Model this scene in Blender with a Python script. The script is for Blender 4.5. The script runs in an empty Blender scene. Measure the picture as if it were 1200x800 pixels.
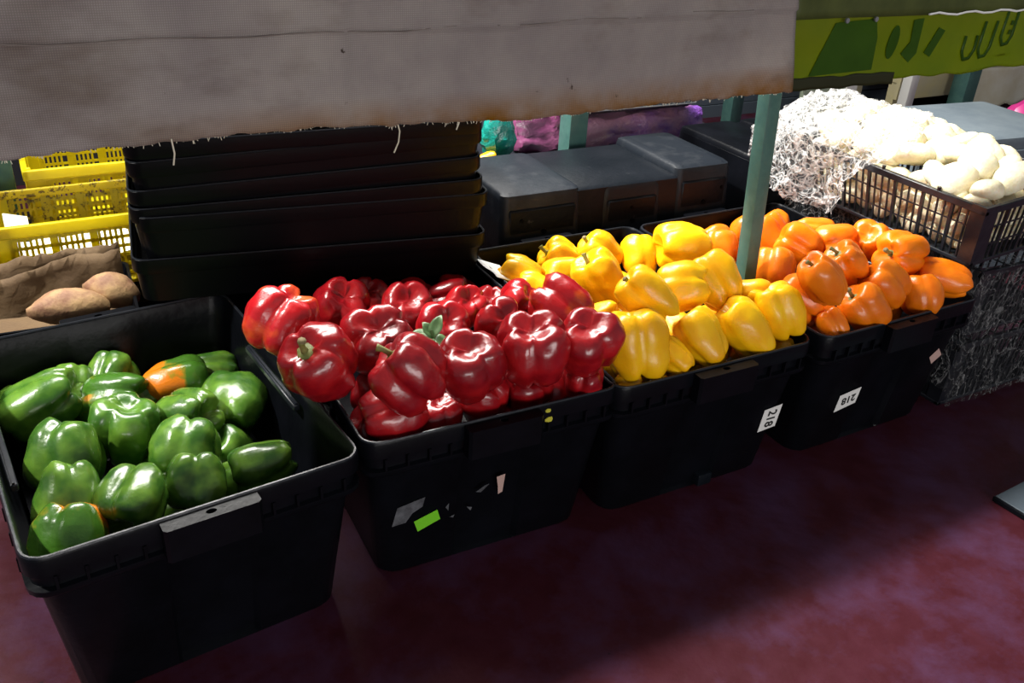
import bpy, bmesh, math, random
from mathutils import Vector, Matrix, Quaternion, noise
R = math.radians
random.seed(7)
SC = bpy.context.scene
COL = SC.collection

# ------------------------------------------------------------------ camera
cam_data = bpy.data.cameras.new('camera')
cam_data.lens = 1067.25 / 1200 * 36
cam_data.sensor_width = 36
cam_data.clip_start = .02
cam = bpy.data.objects.new('camera', cam_data)
COL.objects.link(cam)
yaw, pitch, roll = .52188, .50417, .05938
fw = Vector((math.cos(pitch) * math.sin(yaw), math.cos(pitch) * math.cos(yaw), -math.sin(pitch)))
rt = Vector((math.cos(yaw), -math.sin(yaw), 0))
up = rt.cross(fw)
rt2 = math.cos(roll) * rt + math.sin(roll) * up
up2 = -math.sin(roll) * rt + math.cos(roll) * up
m = Matrix((rt2, up2, -fw)).transposed().to_4x4()
m.translation = Vector((-.7137, -.9168, .9797))
cam.matrix_world = m
SC.camera = cam

# ------------------------------------------------------------------ light
SC.view_settings.view_transform = 'Standard'
SC.view_settings.look = 'None'
SC.view_settings.gamma = 1
SC.view_settings.use_curve_mapping = False
SC.view_settings.exposure = 0.0
W = bpy.data.worlds.new('world'); SC.world = W; W.use_nodes = True
wn = W.node_tree.nodes['Background']
wn.inputs['Color'].default_value = (.86, .90, 1, 1)
wn.inputs['Strength'].default_value = .22

def sun(name, d, energy, angle, col):
    l = bpy.data.lights.new(name, 'SUN'); l.energy = energy; l.angle = R(angle); l.color = col
    o = bpy.data.objects.new(name, l); COL.objects.link(o)
    o.rotation_euler = Vector(d).to_track_quat('-Z', 'Y').to_euler()
    return o
sun('sun', (.70, -.265, -1), 5.4, 3, (1, .97, .90))

def area(name, loc, target, sx, sy, power, col):
    l = bpy.data.lights.new(name, 'AREA'); l.shape = 'RECTANGLE'; l.size = sx; l.size_y = sy
    l.energy = power; l.color = col
    o = bpy.data.objects.new(name, l); COL.objects.link(o); o.location = loc
    o.rotation_euler = (Vector(target) - Vector(loc)).to_track_quat('-Z', 'Y').to_euler()
    return o
area('skylight', (-.05, 1.3, 1.75), (.2, .2, .25), 1.8, .6, 112, (1, .97, .92))
area('aisle_fill', (-.6, -3.6, .95), (.0, 0, .7), 2.8, .9, 72, (1, .97, .95))  # added fill light behind the camera, brightens the hanging cloth and pepper fronts

# ------------------------------------------------------------------ materials
def mat(name, col, rough=.5, metal=0, spec=.5, bump=0, bscale=60, var=0, vscale=8, coat=0, sss=0, trans=0, col2=None, lo=.35, hi=.7, detail=6, obj_var=0, bdist=.004):
    m = bpy.data.materials.new(name); m.use_nodes = True
    nt = m.node_tree; N = nt.nodes; L = nt.links
    b = N['Principled BSDF']
    b.inputs['Base Color'].default_value = (*col, 1)
    b.inputs['Roughness'].default_value = rough
    b.inputs['Metallic'].default_value = metal
    b.inputs['Specular IOR Level'].default_value = spec
    b.inputs['Coat Weight'].default_value = coat
    b.inputs['Coat Roughness'].default_value = .12
    if sss:
        b.inputs['Subsurface Weight'].default_value = sss
        b.inputs['Subsurface Radius'].default_value = (.02, .008, .004)
        b.inputs['Subsurface Scale'].default_value = .5
    tc = N.new('ShaderNodeTexCoord')
    src = None
    if col2 is not None:
        nz = N.new('ShaderNodeTexNoise'); nz.inputs['Scale'].default_value = vscale; nz.inputs['Detail'].default_value = detail
        nz.inputs['Roughness'].default_value = .62
        L.new(tc.outputs['Object'], nz.inputs['Vector'])
        rp = N.new('ShaderNodeValToRGB'); rp.color_ramp.elements[0].position = lo; rp.color_ramp.elements[1].position = hi
        rp.color_ramp.elements[0].color = (*col, 1); rp.color_ramp.elements[1].color = (*col2, 1)
        L.new(nz.outputs['Fac'], rp.inputs['Fac']); src = rp.outputs['Color']
    if obj_var:
        oi = N.new('ShaderNodeObjectInfo'); hs = N.new('ShaderNodeHueSaturation')
        mr = N.new('ShaderNodeMapRange'); mr.inputs['To Min'].default_value = 1 - obj_var; mr.inputs['To Max'].default_value = 1 + obj_var
        L.new(oi.outputs['Random'], mr.inputs['Value']); L.new(mr.outputs['Result'], hs.inputs['Value'])
        if src: L.new(src, hs.inputs['Color'])
        else: hs.inputs['Color'].default_value = (*col, 1)
        src = hs.outputs['Color']
    if src: L.new(src, b.inputs['Base Color'])
    if bump:
        n2 = N.new('ShaderNodeTexNoise'); n2.inputs['Scale'].default_value = bscale; n2.inputs['Detail'].default_value = 5
        L.new(tc.outputs['Object'], n2.inputs['Vector'])
        bp = N.new('ShaderNodeBump'); bp.inputs['Strength'].default_value = bump; bp.inputs['Distance'].default_value = bdist
        L.new(n2.outputs['Fac'], bp.inputs['Height']); L.new(bp.outputs['Normal'], b.inputs['Normal'])
    m['b'] = 1
    return m

def principled(m): return m.node_tree.nodes['Principled BSDF']

def scratch(m, col, amount=.72, scale=38, rough_to=None, stretch=(1, 1, 1)):
    """worn flecks and scuffs with a shape of their own"""
    nt = m.node_tree; N = nt.nodes; L = nt.links; b = principled(m)
    tc = N.new('ShaderNodeTexCoord'); mp = N.new('ShaderNodeMapping'); mp.inputs['Scale'].default_value = stretch
    nz = N.new('ShaderNodeTexNoise'); nz.inputs['Scale'].default_value = scale; nz.inputs['Detail'].default_value = 8; nz.inputs['Roughness'].default_value = .7
    L.new(tc.outputs['Object'], mp.inputs['Vector']); L.new(mp.outputs['Vector'], nz.inputs['Vector'])
    rp = N.new('ShaderNodeValToRGB'); rp.color_ramp.elements[0].position = amount; rp.color_ramp.elements[1].position = amount + .06
    L.new(nz.outputs['Fac'], rp.inputs['Fac'])
    mx = N.new('ShaderNodeMix'); mx.data_type = 'RGBA'
    L.new(rp.outputs['Color'], mx.inputs['Factor'])
    old = b.inputs['Base Color'].links
    if old: L.new(old[0].from_socket, mx.inputs['A'])
    else: mx.inputs['A'].default_value = b.inputs['Base Color'].default_value
    mx.inputs['B'].default_value = (*col, 1)
    L.new(mx.outputs['Result'], b.inputs['Base Color'])
    return m

M = {}
M['black'] = scratch(mat('black_plastic', (.002, .0024, .0034), .32, spec=.10, bump=.12, bscale=90, col2=(.0035, .004, .006), vscale=14), (.10, .11, .12), .70, 150)
M['black_rim'] = mat('black_rim_plastic', (.007, .009, .013), .30, spec=.4, bump=.15, bscale=70, col2=(.016, .018, .023), vscale=25)
M['black_worn'] = scratch(mat('worn_black_plastic', (.004, .0058, .0085), .40, spec=.13, bump=.2, bscale=120, col2=(.009, .011, .015), vscale=9, lo=.4, hi=.75), (.05, .052, .058), .66, 30)
M['dusty'] = scratch(mat('dusty_black_plastic', (.009, .012, .017), .48, spec=.16, bump=.15, bscale=90, col2=(.024, .027, .032), vscale=26, lo=.5, hi=.8), (.07, .075, .08), .70, 110)
M['tray'] = scratch(mat('tray_plastic', (.0022, .0025, .0034), .36, spec=.10, bump=.1, bscale=80), (.08, .08, .085), .76, 40)
M['grey_worn'] = scratch(mat('worn_grey_plastic', (.10, .125, .15), .4, spec=.5, bump=.2, bscale=60, col2=(.15, .18, .20), vscale=6), (.3, .32, .34), .74, 30)
M['floor'] = None
M['green'] = mat('green_pepper_skin', (.030, .095, .010), .27, spec=.5, coat=.25, sss=.06, bump=.05, bscale=9, col2=(.12, .24, .025), vscale=1.3, lo=.38, hi=.72, detail=2, obj_var=.12, bdist=.1)
M['red'] = mat('red_pepper_skin', (.22, .003, .007), .28, spec=.5, coat=.35, sss=.06, bump=.06, bscale=9, col2=(.38, .008, .010), vscale=1.2, lo=.4, hi=.7, detail=2, obj_var=.2, bdist=.1)
M['redor'] = mat('red_orange_pepper_skin', (.36, .006, .010), .28, spec=.5, coat=.35, sss=.06, bump=.06, bscale=9, col2=(.55, .075, .010), vscale=1.0, lo=.56, hi=.72, detail=2, bdist=.1)
M['yellow'] = mat('yellow_pepper_skin', (.80, .385, .003), .34, spec=.35, coat=.12, sss=.1, bump=.05, bscale=9, col2=(.86, .49, .005), vscale=1.0, lo=.38, hi=.66, detail=2, obj_var=.08, bdist=.1)
M['orange'] = mat('orange_pepper_skin', (.74, .15, .003), .32, spec=.35, coat=.15, sss=.08, bump=.05, bscale=9, col2=(.80, .20, .005), vscale=1.0, lo=.38, hi=.66, detail=2, obj_var=.1, bdist=.1)
def two_tone(name, a, b, axis, pos, soft=.12, nscale=1.6):
    m = mat(name, a, .27, spec=.5, coat=.25, sss=.06, bump=.05, bscale=9, bdist=.1)
    nt = m.node_tree; N = nt.nodes; L = nt.links
    tc = N.new('ShaderNodeTexCoord'); nz = N.new('ShaderNodeTexNoise'); nz.inputs['Scale'].default_value = nscale; nz.inputs['Detail'].default_value = 4
    L.new(tc.outputs['Object'], nz.inputs['Vector'])
    sp = N.new('ShaderNodeVectorMath'); sp.operation = 'DOT_PRODUCT'; sp.inputs[1].default_value = axis
    L.new(tc.outputs['Object'], sp.inputs[0])
    ad = N.new('ShaderNodeMath'); ad.operation = 'MULTIPLY_ADD'; ad.inputs[1].default_value = .9
    L.new(nz.outputs['Fac'], ad.inputs[0]); L.new(sp.outputs['Value'], ad.inputs[2])
    rp = N.new('ShaderNodeValToRGB'); e = rp.color_ramp.elements
    e[0].position = max(0, pos - soft); e[1].position = min(1, pos + soft)
    e[0].color = (*a, 1); e[1].color = (*b, 1)
    x = rp.color_ramp.elements.new(pos); x.color = (.23, .19, .012, 1)
    L.new(ad.outputs['Value'], rp.inputs['Fac']); L.new(rp.outputs['Color'], principled(m).inputs['Base Color'])
    return m
G_, O_ = (.045, .135, .012), (.62, .17, .006)
M['stem'] = mat('pepper_stem', (.13, .17, .03), .6, col2=(.22, .2, .07), vscale=4, bump=.3, bscale=8)
M['cutstem'] = mat('cut_stem_end', (.16, .12, .05), .8)
M['cream'] = mat('mushroom_skin', (.78, .69, .43), .55, sss=.15, bump=.15, bscale=12, col2=(.86, .80, .62), vscale=3, bdist=.05)
M['yplastic'] = scratch(mat('yellow_crate_plastic', (.80, .70, .010), .42, sss=0, col2=(.74, .62, .008), vscale=9), (.16, .11, .01), .70, 60)
M['ydirty'] = scratch(mat('dirty_yellow_crate_plastic', (.68, .56, .006), .5, col2=(.55, .43, .006), vscale=9), (.13, .085, .012), .53, 75)
for k_ in ('yplastic', 'ydirty'):
    nt_ = M[k_].node_tree; b_ = principled(M[k_]); tl_ = nt_.nodes.new('ShaderNodeBsdfTranslucent'); ms_ = nt_.nodes.new('ShaderNodeMixShader'); ms_.inputs[0].default_value = .6
    nt_.links.new(b_.inputs['Base Color'].links[0].from_socket, tl_.inputs['Color'])
    nt_.links.new(b_.outputs[0], ms_.inputs[1]); nt_.links.new(tl_.outputs[0], ms_.inputs[2]); nt_.links.new(ms_.outputs[0], nt_.nodes['Material Output'].inputs['Surface'])
M['kraft'] = mat('kraft_paper', (.085, .046, .016), .8, bump=.5, bscale=45, col2=(.13, .078, .030), vscale=14)
M['potato'] = scratch(mat('sweet_potato_skin', (.22, .105, .055), .7, bump=.5, bscale=90, col2=(.40, .25, .11), vscale=22, lo=.4, hi=.62), (.07, .035, .025), .64, 120)
M['teal'] = scratch(mat('teal_painted_steel', (.045, .115, .105), .42, spec=.4, bump=.2, bscale=60, col2=(.065, .15, .13), vscale=40), (.22, .25, .23), .70, 110)
M['whitepaint'] = mat('white_paint', (.72, .72, .68), .5)
M['paper'] = mat('white_paper', (.75, .75, .72), .7)
M['greypaper'] = mat('torn_label_paper', (.10, .105, .115), .8, col2=(.03, .03, .035), vscale=70)
M['pinkpaper'] = mat('pinkish_label_paper', (.45, .30, .26), .8)
M['greenlabel'] = mat('green_label_paper', (.16, .55, .01), .7)
M['ink'] = mat('black_ink', (.01, .01, .01), .7)
M['leaf'] = mat('leaf_green', (.05, .13, .03), .45, col2=(.16, .26, .12), vscale=40)
M['yellowbit'] = mat('yellow_scrap', (.45, .42, .03), .7)
M['siding'] = mat('blue_grey_siding', (.10, .13, .16), .6, bump=.2, bscale=30)
M['dark'] = mat('dark_back', (.012, .013, .016), .8)
M['palegreen'] = mat('pale_green_board', (.42, .50, .36), .6)
M['seam'] = mat('dark_thread', (.14, .115, .10), .8)
M['creamcloth'] = mat('cream_cloth', (.55, .50, .36), .85, bump=.4, bscale=80, col2=(.62, .60, .50), vscale=10)
M['creamboard'] = mat('cream_board', (.60, .52, .24), .7, col2=(.45, .42, .33), vscale=4)
M['blue'] = mat('blue_paint', (.05, .16, .33), .45)
M['purple'] = mat('purple_wrap', (.17, .06, .33), .3, spec=.5, coat=.4, bump=.9, bscale=22, col2=(.46, .22, .32), vscale=7, lo=.42, hi=.6, bdist=.02)
M['pink'] = mat('magenta_wrap', (.17, .035, .11), .3, spec=.6, coat=.5, bump=.6, bscale=14, col2=(.26, .08, .17), vscale=9, bdist=.02)
M['tealbag'] = mat('teal_plastic_bag', (.004, .19, .16), .25, spec=.6, coat=.5, bump=.7, bscale=20, col2=(.02, .34, .28), vscale=12, bdist=.02)
M['magenta'] = mat('magenta_plastic', (.35, .02, .14), .4)
M['steel'] = mat('dull_steel', (.35, .36, .37), .35, metal=.8)
M['mat'] = scratch(mat('grey_blue_rubber', (.05, .065, .08), .6, bump=.4, bscale=40), (.14, .15, .16), .66, 30)

def floor_material():
    m = mat('painted_concrete', (.037, .0050, .0085), .55, spec=.15, bump=.35, bscale=35, col2=(.046, .0085, .015), vscale=22, lo=.35, hi=.65)
    nt = m.node_tree; N = nt.nodes; L = nt.links; b = principled(m)
    tc = N.new('ShaderNodeTexCoord')
    nz = N.new('ShaderNodeTexNoise'); nz.inputs['Scale'].default_value = 4.5; nz.inputs['Detail'].default_value = 10; nz.inputs['Roughness'].default_value = .7
    L.new(tc.outputs['Object'], nz.inputs['Vector'])
    rp = N.new('ShaderNodeValToRGB'); rp.color_ramp.elements[0].position = .46; rp.color_ramp.elements[1].position = .66
    L.new(nz.outputs['Fac'], rp.inputs['Fac'])
    mx = N.new('ShaderNodeMix'); mx.data_type = 'RGBA'
    L.new(rp.outputs['Color'], mx.inputs['Factor']); L.new(b.inputs['Base Color'].links[0].from_socket, mx.inputs['A'])
    mx.inputs['B'].default_value = (.054, .021, .050, 1)
    L.new(mx.outputs['Result'], b.inputs['Base Color'])
    scratch(m, (.16, .11, .10), .715, 95)
    scratch(m, (.012, .005, .009), .66, 26)
    return m
M['floor'] = floor_material()

def cloth_material():
    m = bpy.data.materials.new('woven_tarp'); m.use_nodes = True
    nt = m.node_tree; N = nt.nodes; L = nt.links; b = principled(m); out = N['Material Output']
    b.inputs['Roughness'].default_value = .8; b.inputs['Specular IOR Level'].default_value = .15
    tc = N.new('ShaderNodeTexCoord')
    def noise_ramp(scale, c0, c1, p0, p1, detail=6, stretch=(1, 1, 1)):
        mp = N.new('ShaderNodeMapping'); mp.inputs['Scale'].default_value = stretch
        L.new(tc.outputs['Object'], mp.inputs['Vector'])
        nz = N.new('ShaderNodeTexNoise'); nz.inputs['Scale'].default_value = scale; nz.inputs['Detail'].default_value = detail; nz.inputs['Roughness'].default_value = .65
        L.new(mp.outputs['Vector'], nz.inputs['Vector'])
        rp = N.new('ShaderNodeValToRGB'); e = rp.color_ramp.elements
        e[0].position, e[1].position = p0, p1; e[0].color = (*c0, 1); e[1].color = (*c1, 1)
        L.new(nz.outputs['Fac'], rp.inputs['Fac']); return rp.outputs['Color']
    base = noise_ramp(6, (.40, .35, .345), (.58, .53, .49), .3, .7)
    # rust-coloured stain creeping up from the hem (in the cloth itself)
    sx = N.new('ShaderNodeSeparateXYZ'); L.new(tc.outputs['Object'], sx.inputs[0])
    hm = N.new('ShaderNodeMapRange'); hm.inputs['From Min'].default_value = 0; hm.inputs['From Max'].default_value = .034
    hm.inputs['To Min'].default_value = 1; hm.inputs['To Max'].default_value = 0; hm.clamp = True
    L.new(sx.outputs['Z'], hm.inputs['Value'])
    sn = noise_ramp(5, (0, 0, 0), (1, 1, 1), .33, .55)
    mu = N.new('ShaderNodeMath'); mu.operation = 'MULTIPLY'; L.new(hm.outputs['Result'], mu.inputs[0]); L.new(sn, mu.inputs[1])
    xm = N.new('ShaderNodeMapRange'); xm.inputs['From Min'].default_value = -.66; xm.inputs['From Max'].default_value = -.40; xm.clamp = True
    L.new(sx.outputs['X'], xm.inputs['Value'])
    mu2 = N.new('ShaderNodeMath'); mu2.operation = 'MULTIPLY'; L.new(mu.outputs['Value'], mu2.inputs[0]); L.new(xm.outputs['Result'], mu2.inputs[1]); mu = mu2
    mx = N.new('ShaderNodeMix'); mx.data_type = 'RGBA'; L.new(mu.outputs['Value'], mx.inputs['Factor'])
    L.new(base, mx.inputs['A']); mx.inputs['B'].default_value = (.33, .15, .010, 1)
    # dark specks of mould
    sp = noise_ramp(42, (0, 0, 0), (1, 1, 1), .70, .74, 4)
    m2 = N.new('ShaderNodeMix'); m2.data_type = 'RGBA'; L.new(sp, m2.inputs['Factor']); L.new(mx.outputs['Result'], m2.inputs['A']); m2.inputs['B'].default_value = (.10, .075, .06, 1)
    st = noise_ramp(4, (1, 1, 1), (.62, .56, .50), .52, .72, 5, (1, 1, 2.2))
    m3 = N.new('ShaderNodeMix'); m3.data_type = 'RGBA'; m3.blend_type = 'MULTIPLY'; m3.inputs['Factor'].default_value = 1
    L.new(m2.outputs['Result'], m3.inputs['A']); L.new(st, m3.inputs['B'])
    # weave
    def wave(axis):
        w = N.new('ShaderNodeTexWave'); w.wave_type = 'BANDS'; w.bands_direction = axis; w.inputs['Scale'].default_value = 150; w.inputs['Distortion'].default_value = .6; w.inputs['Detail'].default_value = 1
        L.new(tc.outputs['Object'], w.inputs['Vector']); return w.outputs['Fac']
    wm = N.new('ShaderNodeMath'); wm.operation = 'MULTIPLY'; L.new(wave('X'), wm.inputs[0]); L.new(wave('Z'), wm.inputs[1])
    m4 = N.new('ShaderNodeMix'); m4.data_type = 'RGBA'; m4.blend_type = 'MULTIPLY'
    mrw = N.new('ShaderNodeMapRange'); mrw.inputs['To Min'].default_value = .72; mrw.inputs['To Max'].default_value = 1.06
    L.new(wm.outputs['Value'], mrw.inputs['Value'])
    cc = N.new('ShaderNodeCombineColor'); [L.new(mrw.outputs['Result'], cc.inputs[i]) for i in range(3)]
    m4.inputs['Factor'].default_value = 1; L.new(m3.outputs['Result'], m4.inputs['A']); L.new(cc.outputs['Color'], m4.inputs['B'])
    col = m4.outputs['Result']
    L.new(col, b.inputs['Base Color'])
    bp = N.new('ShaderNodeBump'); bp.inputs['Strength'].default_value = .4; bp.inputs['Distance'].default_value = .001
    L.new(wm.outputs['Value'], bp.inputs['Height']); L.new(bp.outputs['Normal'], b.inputs['Normal'])
    tr = N.new('ShaderNodeBsdfTranslucent'); L.new(col, tr.inputs['Color'])
    ms = N.new('ShaderNodeMixShader'); ms.inputs[0].default_value = .5
    L.new(b.outputs[0], ms.inputs[1]); L.new(tr.outputs[0], ms.inputs[2]); L.new(ms.outputs[0], out.inputs['Surface'])
    return m
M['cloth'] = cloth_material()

def translucent(name, c, f=.6, rough=.4, c2=None, scale=8):
    m = mat(name, c, rough, spec=.4, col2=c2, vscale=scale, lo=.4, hi=.65)
    nt = m.node_tree; N = nt.nodes; L = nt.links; b = principled(m)
    tr = N.new('ShaderNodeBsdfTranslucent'); tr.inputs['Color'].default_value = (*c, 1)
    if b.inputs['Base Color'].links: L.new(b.inputs['Base Color'].links[0].from_socket, tr.inputs['Color'])
    ms = N.new('ShaderNodeMixShader'); ms.inputs[0].default_value = f
    L.new(b.outputs[0], ms.inputs[1]); L.new(tr.outputs[0], ms.inputs[2]); L.new(ms.outputs[0], N['Material Output'].inputs['Surface'])
    return m
M['greentarp'] = translucent('green_banner_vinyl', (.16, .22, .006), .55, .4, (.21, .25, .008), 5)
M['greenprint'] = translucent('dark_green_print', (.045, .12, .006), .55, .4, (.06, .15, .008), 9)
M['bandtarp'] = translucent('grey_green_banner_band', (.11, .13, .035), .4, .5, (.06, .075, .02), 9)
M['darktarp'] = translucent('dark_banner_hem', (.02, .022, .004), .2, .5)

def film_material(name, scale, white, width, base, stretch=(1, 1, 1), warp=.05):
    m = bpy.data.materials.new(name); m.use_nodes = True
    nt = m.node_tree; N = nt.nodes; L = nt.links; b = principled(m)
    b.inputs['Base Color'].default_value = (white, white, white, 1); b.inputs['Roughness'].default_value = .2; b.inputs['Specular IOR Level'].default_value = .8
    tc = N.new('ShaderNodeTexCoord'); mp = N.new('ShaderNodeMapping'); mp.inputs['Scale'].default_value = stretch
    L.new(tc.outputs['Object'], mp.inputs['Vector'])
    nz = N.new('ShaderNodeTexNoise'); nz.inputs['Scale'].default_value = 22; nz.inputs['Detail'].default_value = 4; L.new(mp.outputs['Vector'], nz.inputs['Vector'])
    va = N.new('ShaderNodeVectorMath'); va.operation = 'MULTIPLY_ADD'; va.inputs[1].default_value = (warp, warp, warp)
    L.new(nz.outputs['Color'], va.inputs[0]); L.new(mp.outputs['Vector'], va.inputs[2])
    prev = None
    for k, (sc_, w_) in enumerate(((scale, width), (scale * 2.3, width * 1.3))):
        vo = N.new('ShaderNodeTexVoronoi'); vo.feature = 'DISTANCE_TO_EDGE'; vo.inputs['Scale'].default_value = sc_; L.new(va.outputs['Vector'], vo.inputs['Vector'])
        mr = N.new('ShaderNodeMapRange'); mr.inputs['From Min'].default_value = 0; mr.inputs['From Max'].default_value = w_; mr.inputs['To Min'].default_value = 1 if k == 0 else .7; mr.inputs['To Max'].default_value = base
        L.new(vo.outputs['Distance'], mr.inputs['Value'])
        if prev is None: prev = mr.outputs['Result']
        else:
            mx = N.new('ShaderNodeMath'); mx.operation = 'MAXIMUM'; L.new(prev, mx.inputs[0]); L.new(mr.outputs['Result'], mx.inputs[1]); prev = mx.outputs['Value']
    bp = N.new('ShaderNodeBump'); bp.inputs['Strength'].default_value = .8; bp.inputs['Distance'].default_value = .006
    L.new(prev, bp.inputs['Height']); L.new(bp.outputs['Normal'], b.inputs['Normal'])
    tp = N.new('ShaderNodeBsdfTransparent'); ms = N.new('ShaderNodeMixShader')
    tl = N.new('ShaderNodeBsdfTranslucent'); tl.inputs['Color'].default_value = (white, white, white, 1)
    mb = N.new('ShaderNodeMixShader'); mb.inputs[0].default_value = .45; L.new(b.outputs[0], mb.inputs[1]); L.new(tl.outputs[0], mb.inputs[2])
    L.new(prev, ms.inputs[0]); L.new(tp.outputs[0], ms.inputs[1]); L.new(mb.outputs[0], ms.inputs[2])
    L.new(ms.outputs[0], N['Material Output'].inputs['Surface'])
    return m
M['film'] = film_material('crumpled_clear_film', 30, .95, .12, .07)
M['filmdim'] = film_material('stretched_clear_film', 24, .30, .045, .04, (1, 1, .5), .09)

# ------------------------------------------------------------------ mesh helpers
def new(): return bmesh.new()
def finish(bm, name, material, parent=None, smooth=True, loc=None, rot=None, angle=40):
    me = bpy.data.meshes.new(name); bmesh.ops.recalc_face_normals(bm, faces=bm.faces); bm.to_mesh(me); bm.free()
    me.materials.append(material)
    if smooth:
        me.polygons.foreach_set('use_smooth', [True] * len(me.polygons))
        try: me.set_sharp_from_angle(angle=R(angle))
        except Exception: pass
    return link(name, me, parent, loc, rot)
def link(name, me, parent=None, loc=None, rot=None):
    o = bpy.data.objects.new(name, me); COL.objects.link(o)
    if parent: o.parent = parent
    if loc is not None: o.location = loc
    if rot is not None: o.rotation_euler = rot
    return o
def tag(o, label=None, cat=None, group=None, kind=None):
    if label: o['label'] = label
    if cat: o['category'] = cat
    if group: o['group'] = group
    if kind: o['kind'] = kind
    return o
def thing(name, label, cat, loc=(0, 0, 0), rot=(0, 0, 0), group=None):
    o = bpy.data.objects.new(name, None); COL.objects.link(o); o.empty_display_size = .05
    o.location = loc; o.rotation_euler = rot
    return tag(o, label, cat, group)
def box(bm, x0, x1, y0, y1, z0, z1, bev=0, seg=2):
    v = [bm.verts.new((x, y, z)) for x in (x0, x1) for y in (y0, y1) for z in (z0, z1)]
    f = [bm.faces.new([v[i] for i in q]) for q in ((0, 1, 3, 2), (4, 6, 7, 5), (0, 4, 5, 1), (2, 3, 7, 6), (0, 2, 6, 4), (1, 5, 7, 3))]
    if bev:
        es = list({e for ff in f for e in ff.edges})
        bmesh.ops.bevel(bm, geom=es, offset=bev, segments=seg, affect='EDGES', profile=.5)
def tube(bm, pts, rad, n=6, cap=True):
    pts = [Vector(p) for p in pts]; rings = []
    rads = rad if isinstance(rad, (list, tuple)) else [rad] * len(pts)
    for i, p in enumerate(pts):
        d = (pts[min(i + 1, len(pts) - 1)] - pts[max(i - 1, 0)]).normalized()
        a = d.orthogonal().normalized() if i == 0 else (prev - d * prev.dot(d)).normalized()
        prev = a; b = d.cross(a)
        rings.append([bm.verts.new(p + rads[i] * (math.cos(2 * math.pi * k / n) * a + math.sin(2 * math.pi * k / n) * b)) for k in range(n)])
    for r0, r1 in zip(rings, rings[1:]):
        for k in range(n): bm.faces.new((r0[k], r0[(k + 1) % n], r1[(k + 1) % n], r1[k]))
    if cap: bm.faces.new(rings[0][::-1]); bm.faces.new(rings[-1])
def loft(bm, rings, cap0=True, cap1=True):
    vs = [[bm.verts.new(p) for p in r] for r in rings]
    n = len(vs[0])
    for a, b in zip(vs, vs[1:]):
        for k in range(n): bm.faces.new((a[k], a[(k + 1) % n], b[(k + 1) % n], b[k]))
    if cap0: bm.faces.new(vs[0][::-1])
    if cap1: bm.faces.new(vs[-1])
def grid(bm, f, nu, nv):
    g = [[bm.verts.new(f(i / nu, j / nv)) for j in range(nv + 1)] for i in range(nu + 1)]
    for i in range(nu):
        for j in range(nv): bm.faces.new((g[i][j], g[i + 1][j], g[i + 1][j + 1], g[i][j + 1]))
def rrect(hx, hy, r, z, notch=0, nw=.05, cx=0, cy=0):
    """rounded rectangle loop; the two short sides can be pressed in across a central channel"""
    p = []
    def arc(x, y, a0):
        for k in range(5):
            a = a0 + math.pi / 2 * k / 4
            p.append((x + r * math.cos(a), y + r * math.sin(a)))
    ch = [(-nw - .006, 0), (-nw, notch), (nw, notch), (nw + .006, 0)]
    arc(hx - r, hy - r, 0)
    p.extend((-x, hy - d) for x, d in ch)
    arc(-hx + r, hy - r, math.pi / 2); arc(-hx + r, -hy + r, math.pi)
    p.extend((x, -hy + d) for x, d in ch)
    arc(hx - r, -hy + r, 3 * math.pi / 2)
    return [(x + cx, y + cy, z) for x, y in p]
def fbm(p, s, o=3): return noise.fractal(Vector(p) * s, .6, 2.0, o)
def text(name, s, size, material, parent, loc, rot, label=None):
    cu = bpy.data.curves.new(name, 'FONT'); cu.body = s; cu.size = size; cu.align_x = 'CENTER'; cu.align_y = 'CENTER'; cu.extrude = .0001; cu.offset = .0004
    t = bpy.data.objects.new(name, cu); COL.objects.link(t)
    me = bpy.data.meshes.new_from_object(t.evaluated_get(bpy.context.evaluated_depsgraph_get()))
    bpy.data.objects.remove(t); me.materials.clear(); me.materials.append(material)
    return link(name, me, parent, loc, rot)

# ================================================================== the setting
bm = new(); grid(bm, lambda u, v: (-3 + 9 * u, -3 + 7.5 * v, 0), 8, 8)
tag(finish(bm, 'floor', M['floor'], smooth=False), kind='structure')
# back wall of the market lane: lapped siding boards
bm = new(); box(bm, -3, 6, 2.04, 2.12, 0, 2.4)
wall = tag(finish(bm, 'wall_back', M['dark'], smooth=False), kind='structure')
bm = new(); box(bm, 0, 1, -.02, .012, 0, .052)
sid = finish(bm, 'siding_board', M['siding'], wall, False, (0.9, 2.025, 0))
for k in range(1, 8):
    o = link('siding_board', sid.data, wall, (0.9, 2.025, .056 * k)); o.rotation_euler = (R(4), 0, 0); o.scale.x = 2.1
sid.scale.x = 2.1; sid.rotation_euler = (R(4), 0, 0)

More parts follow.
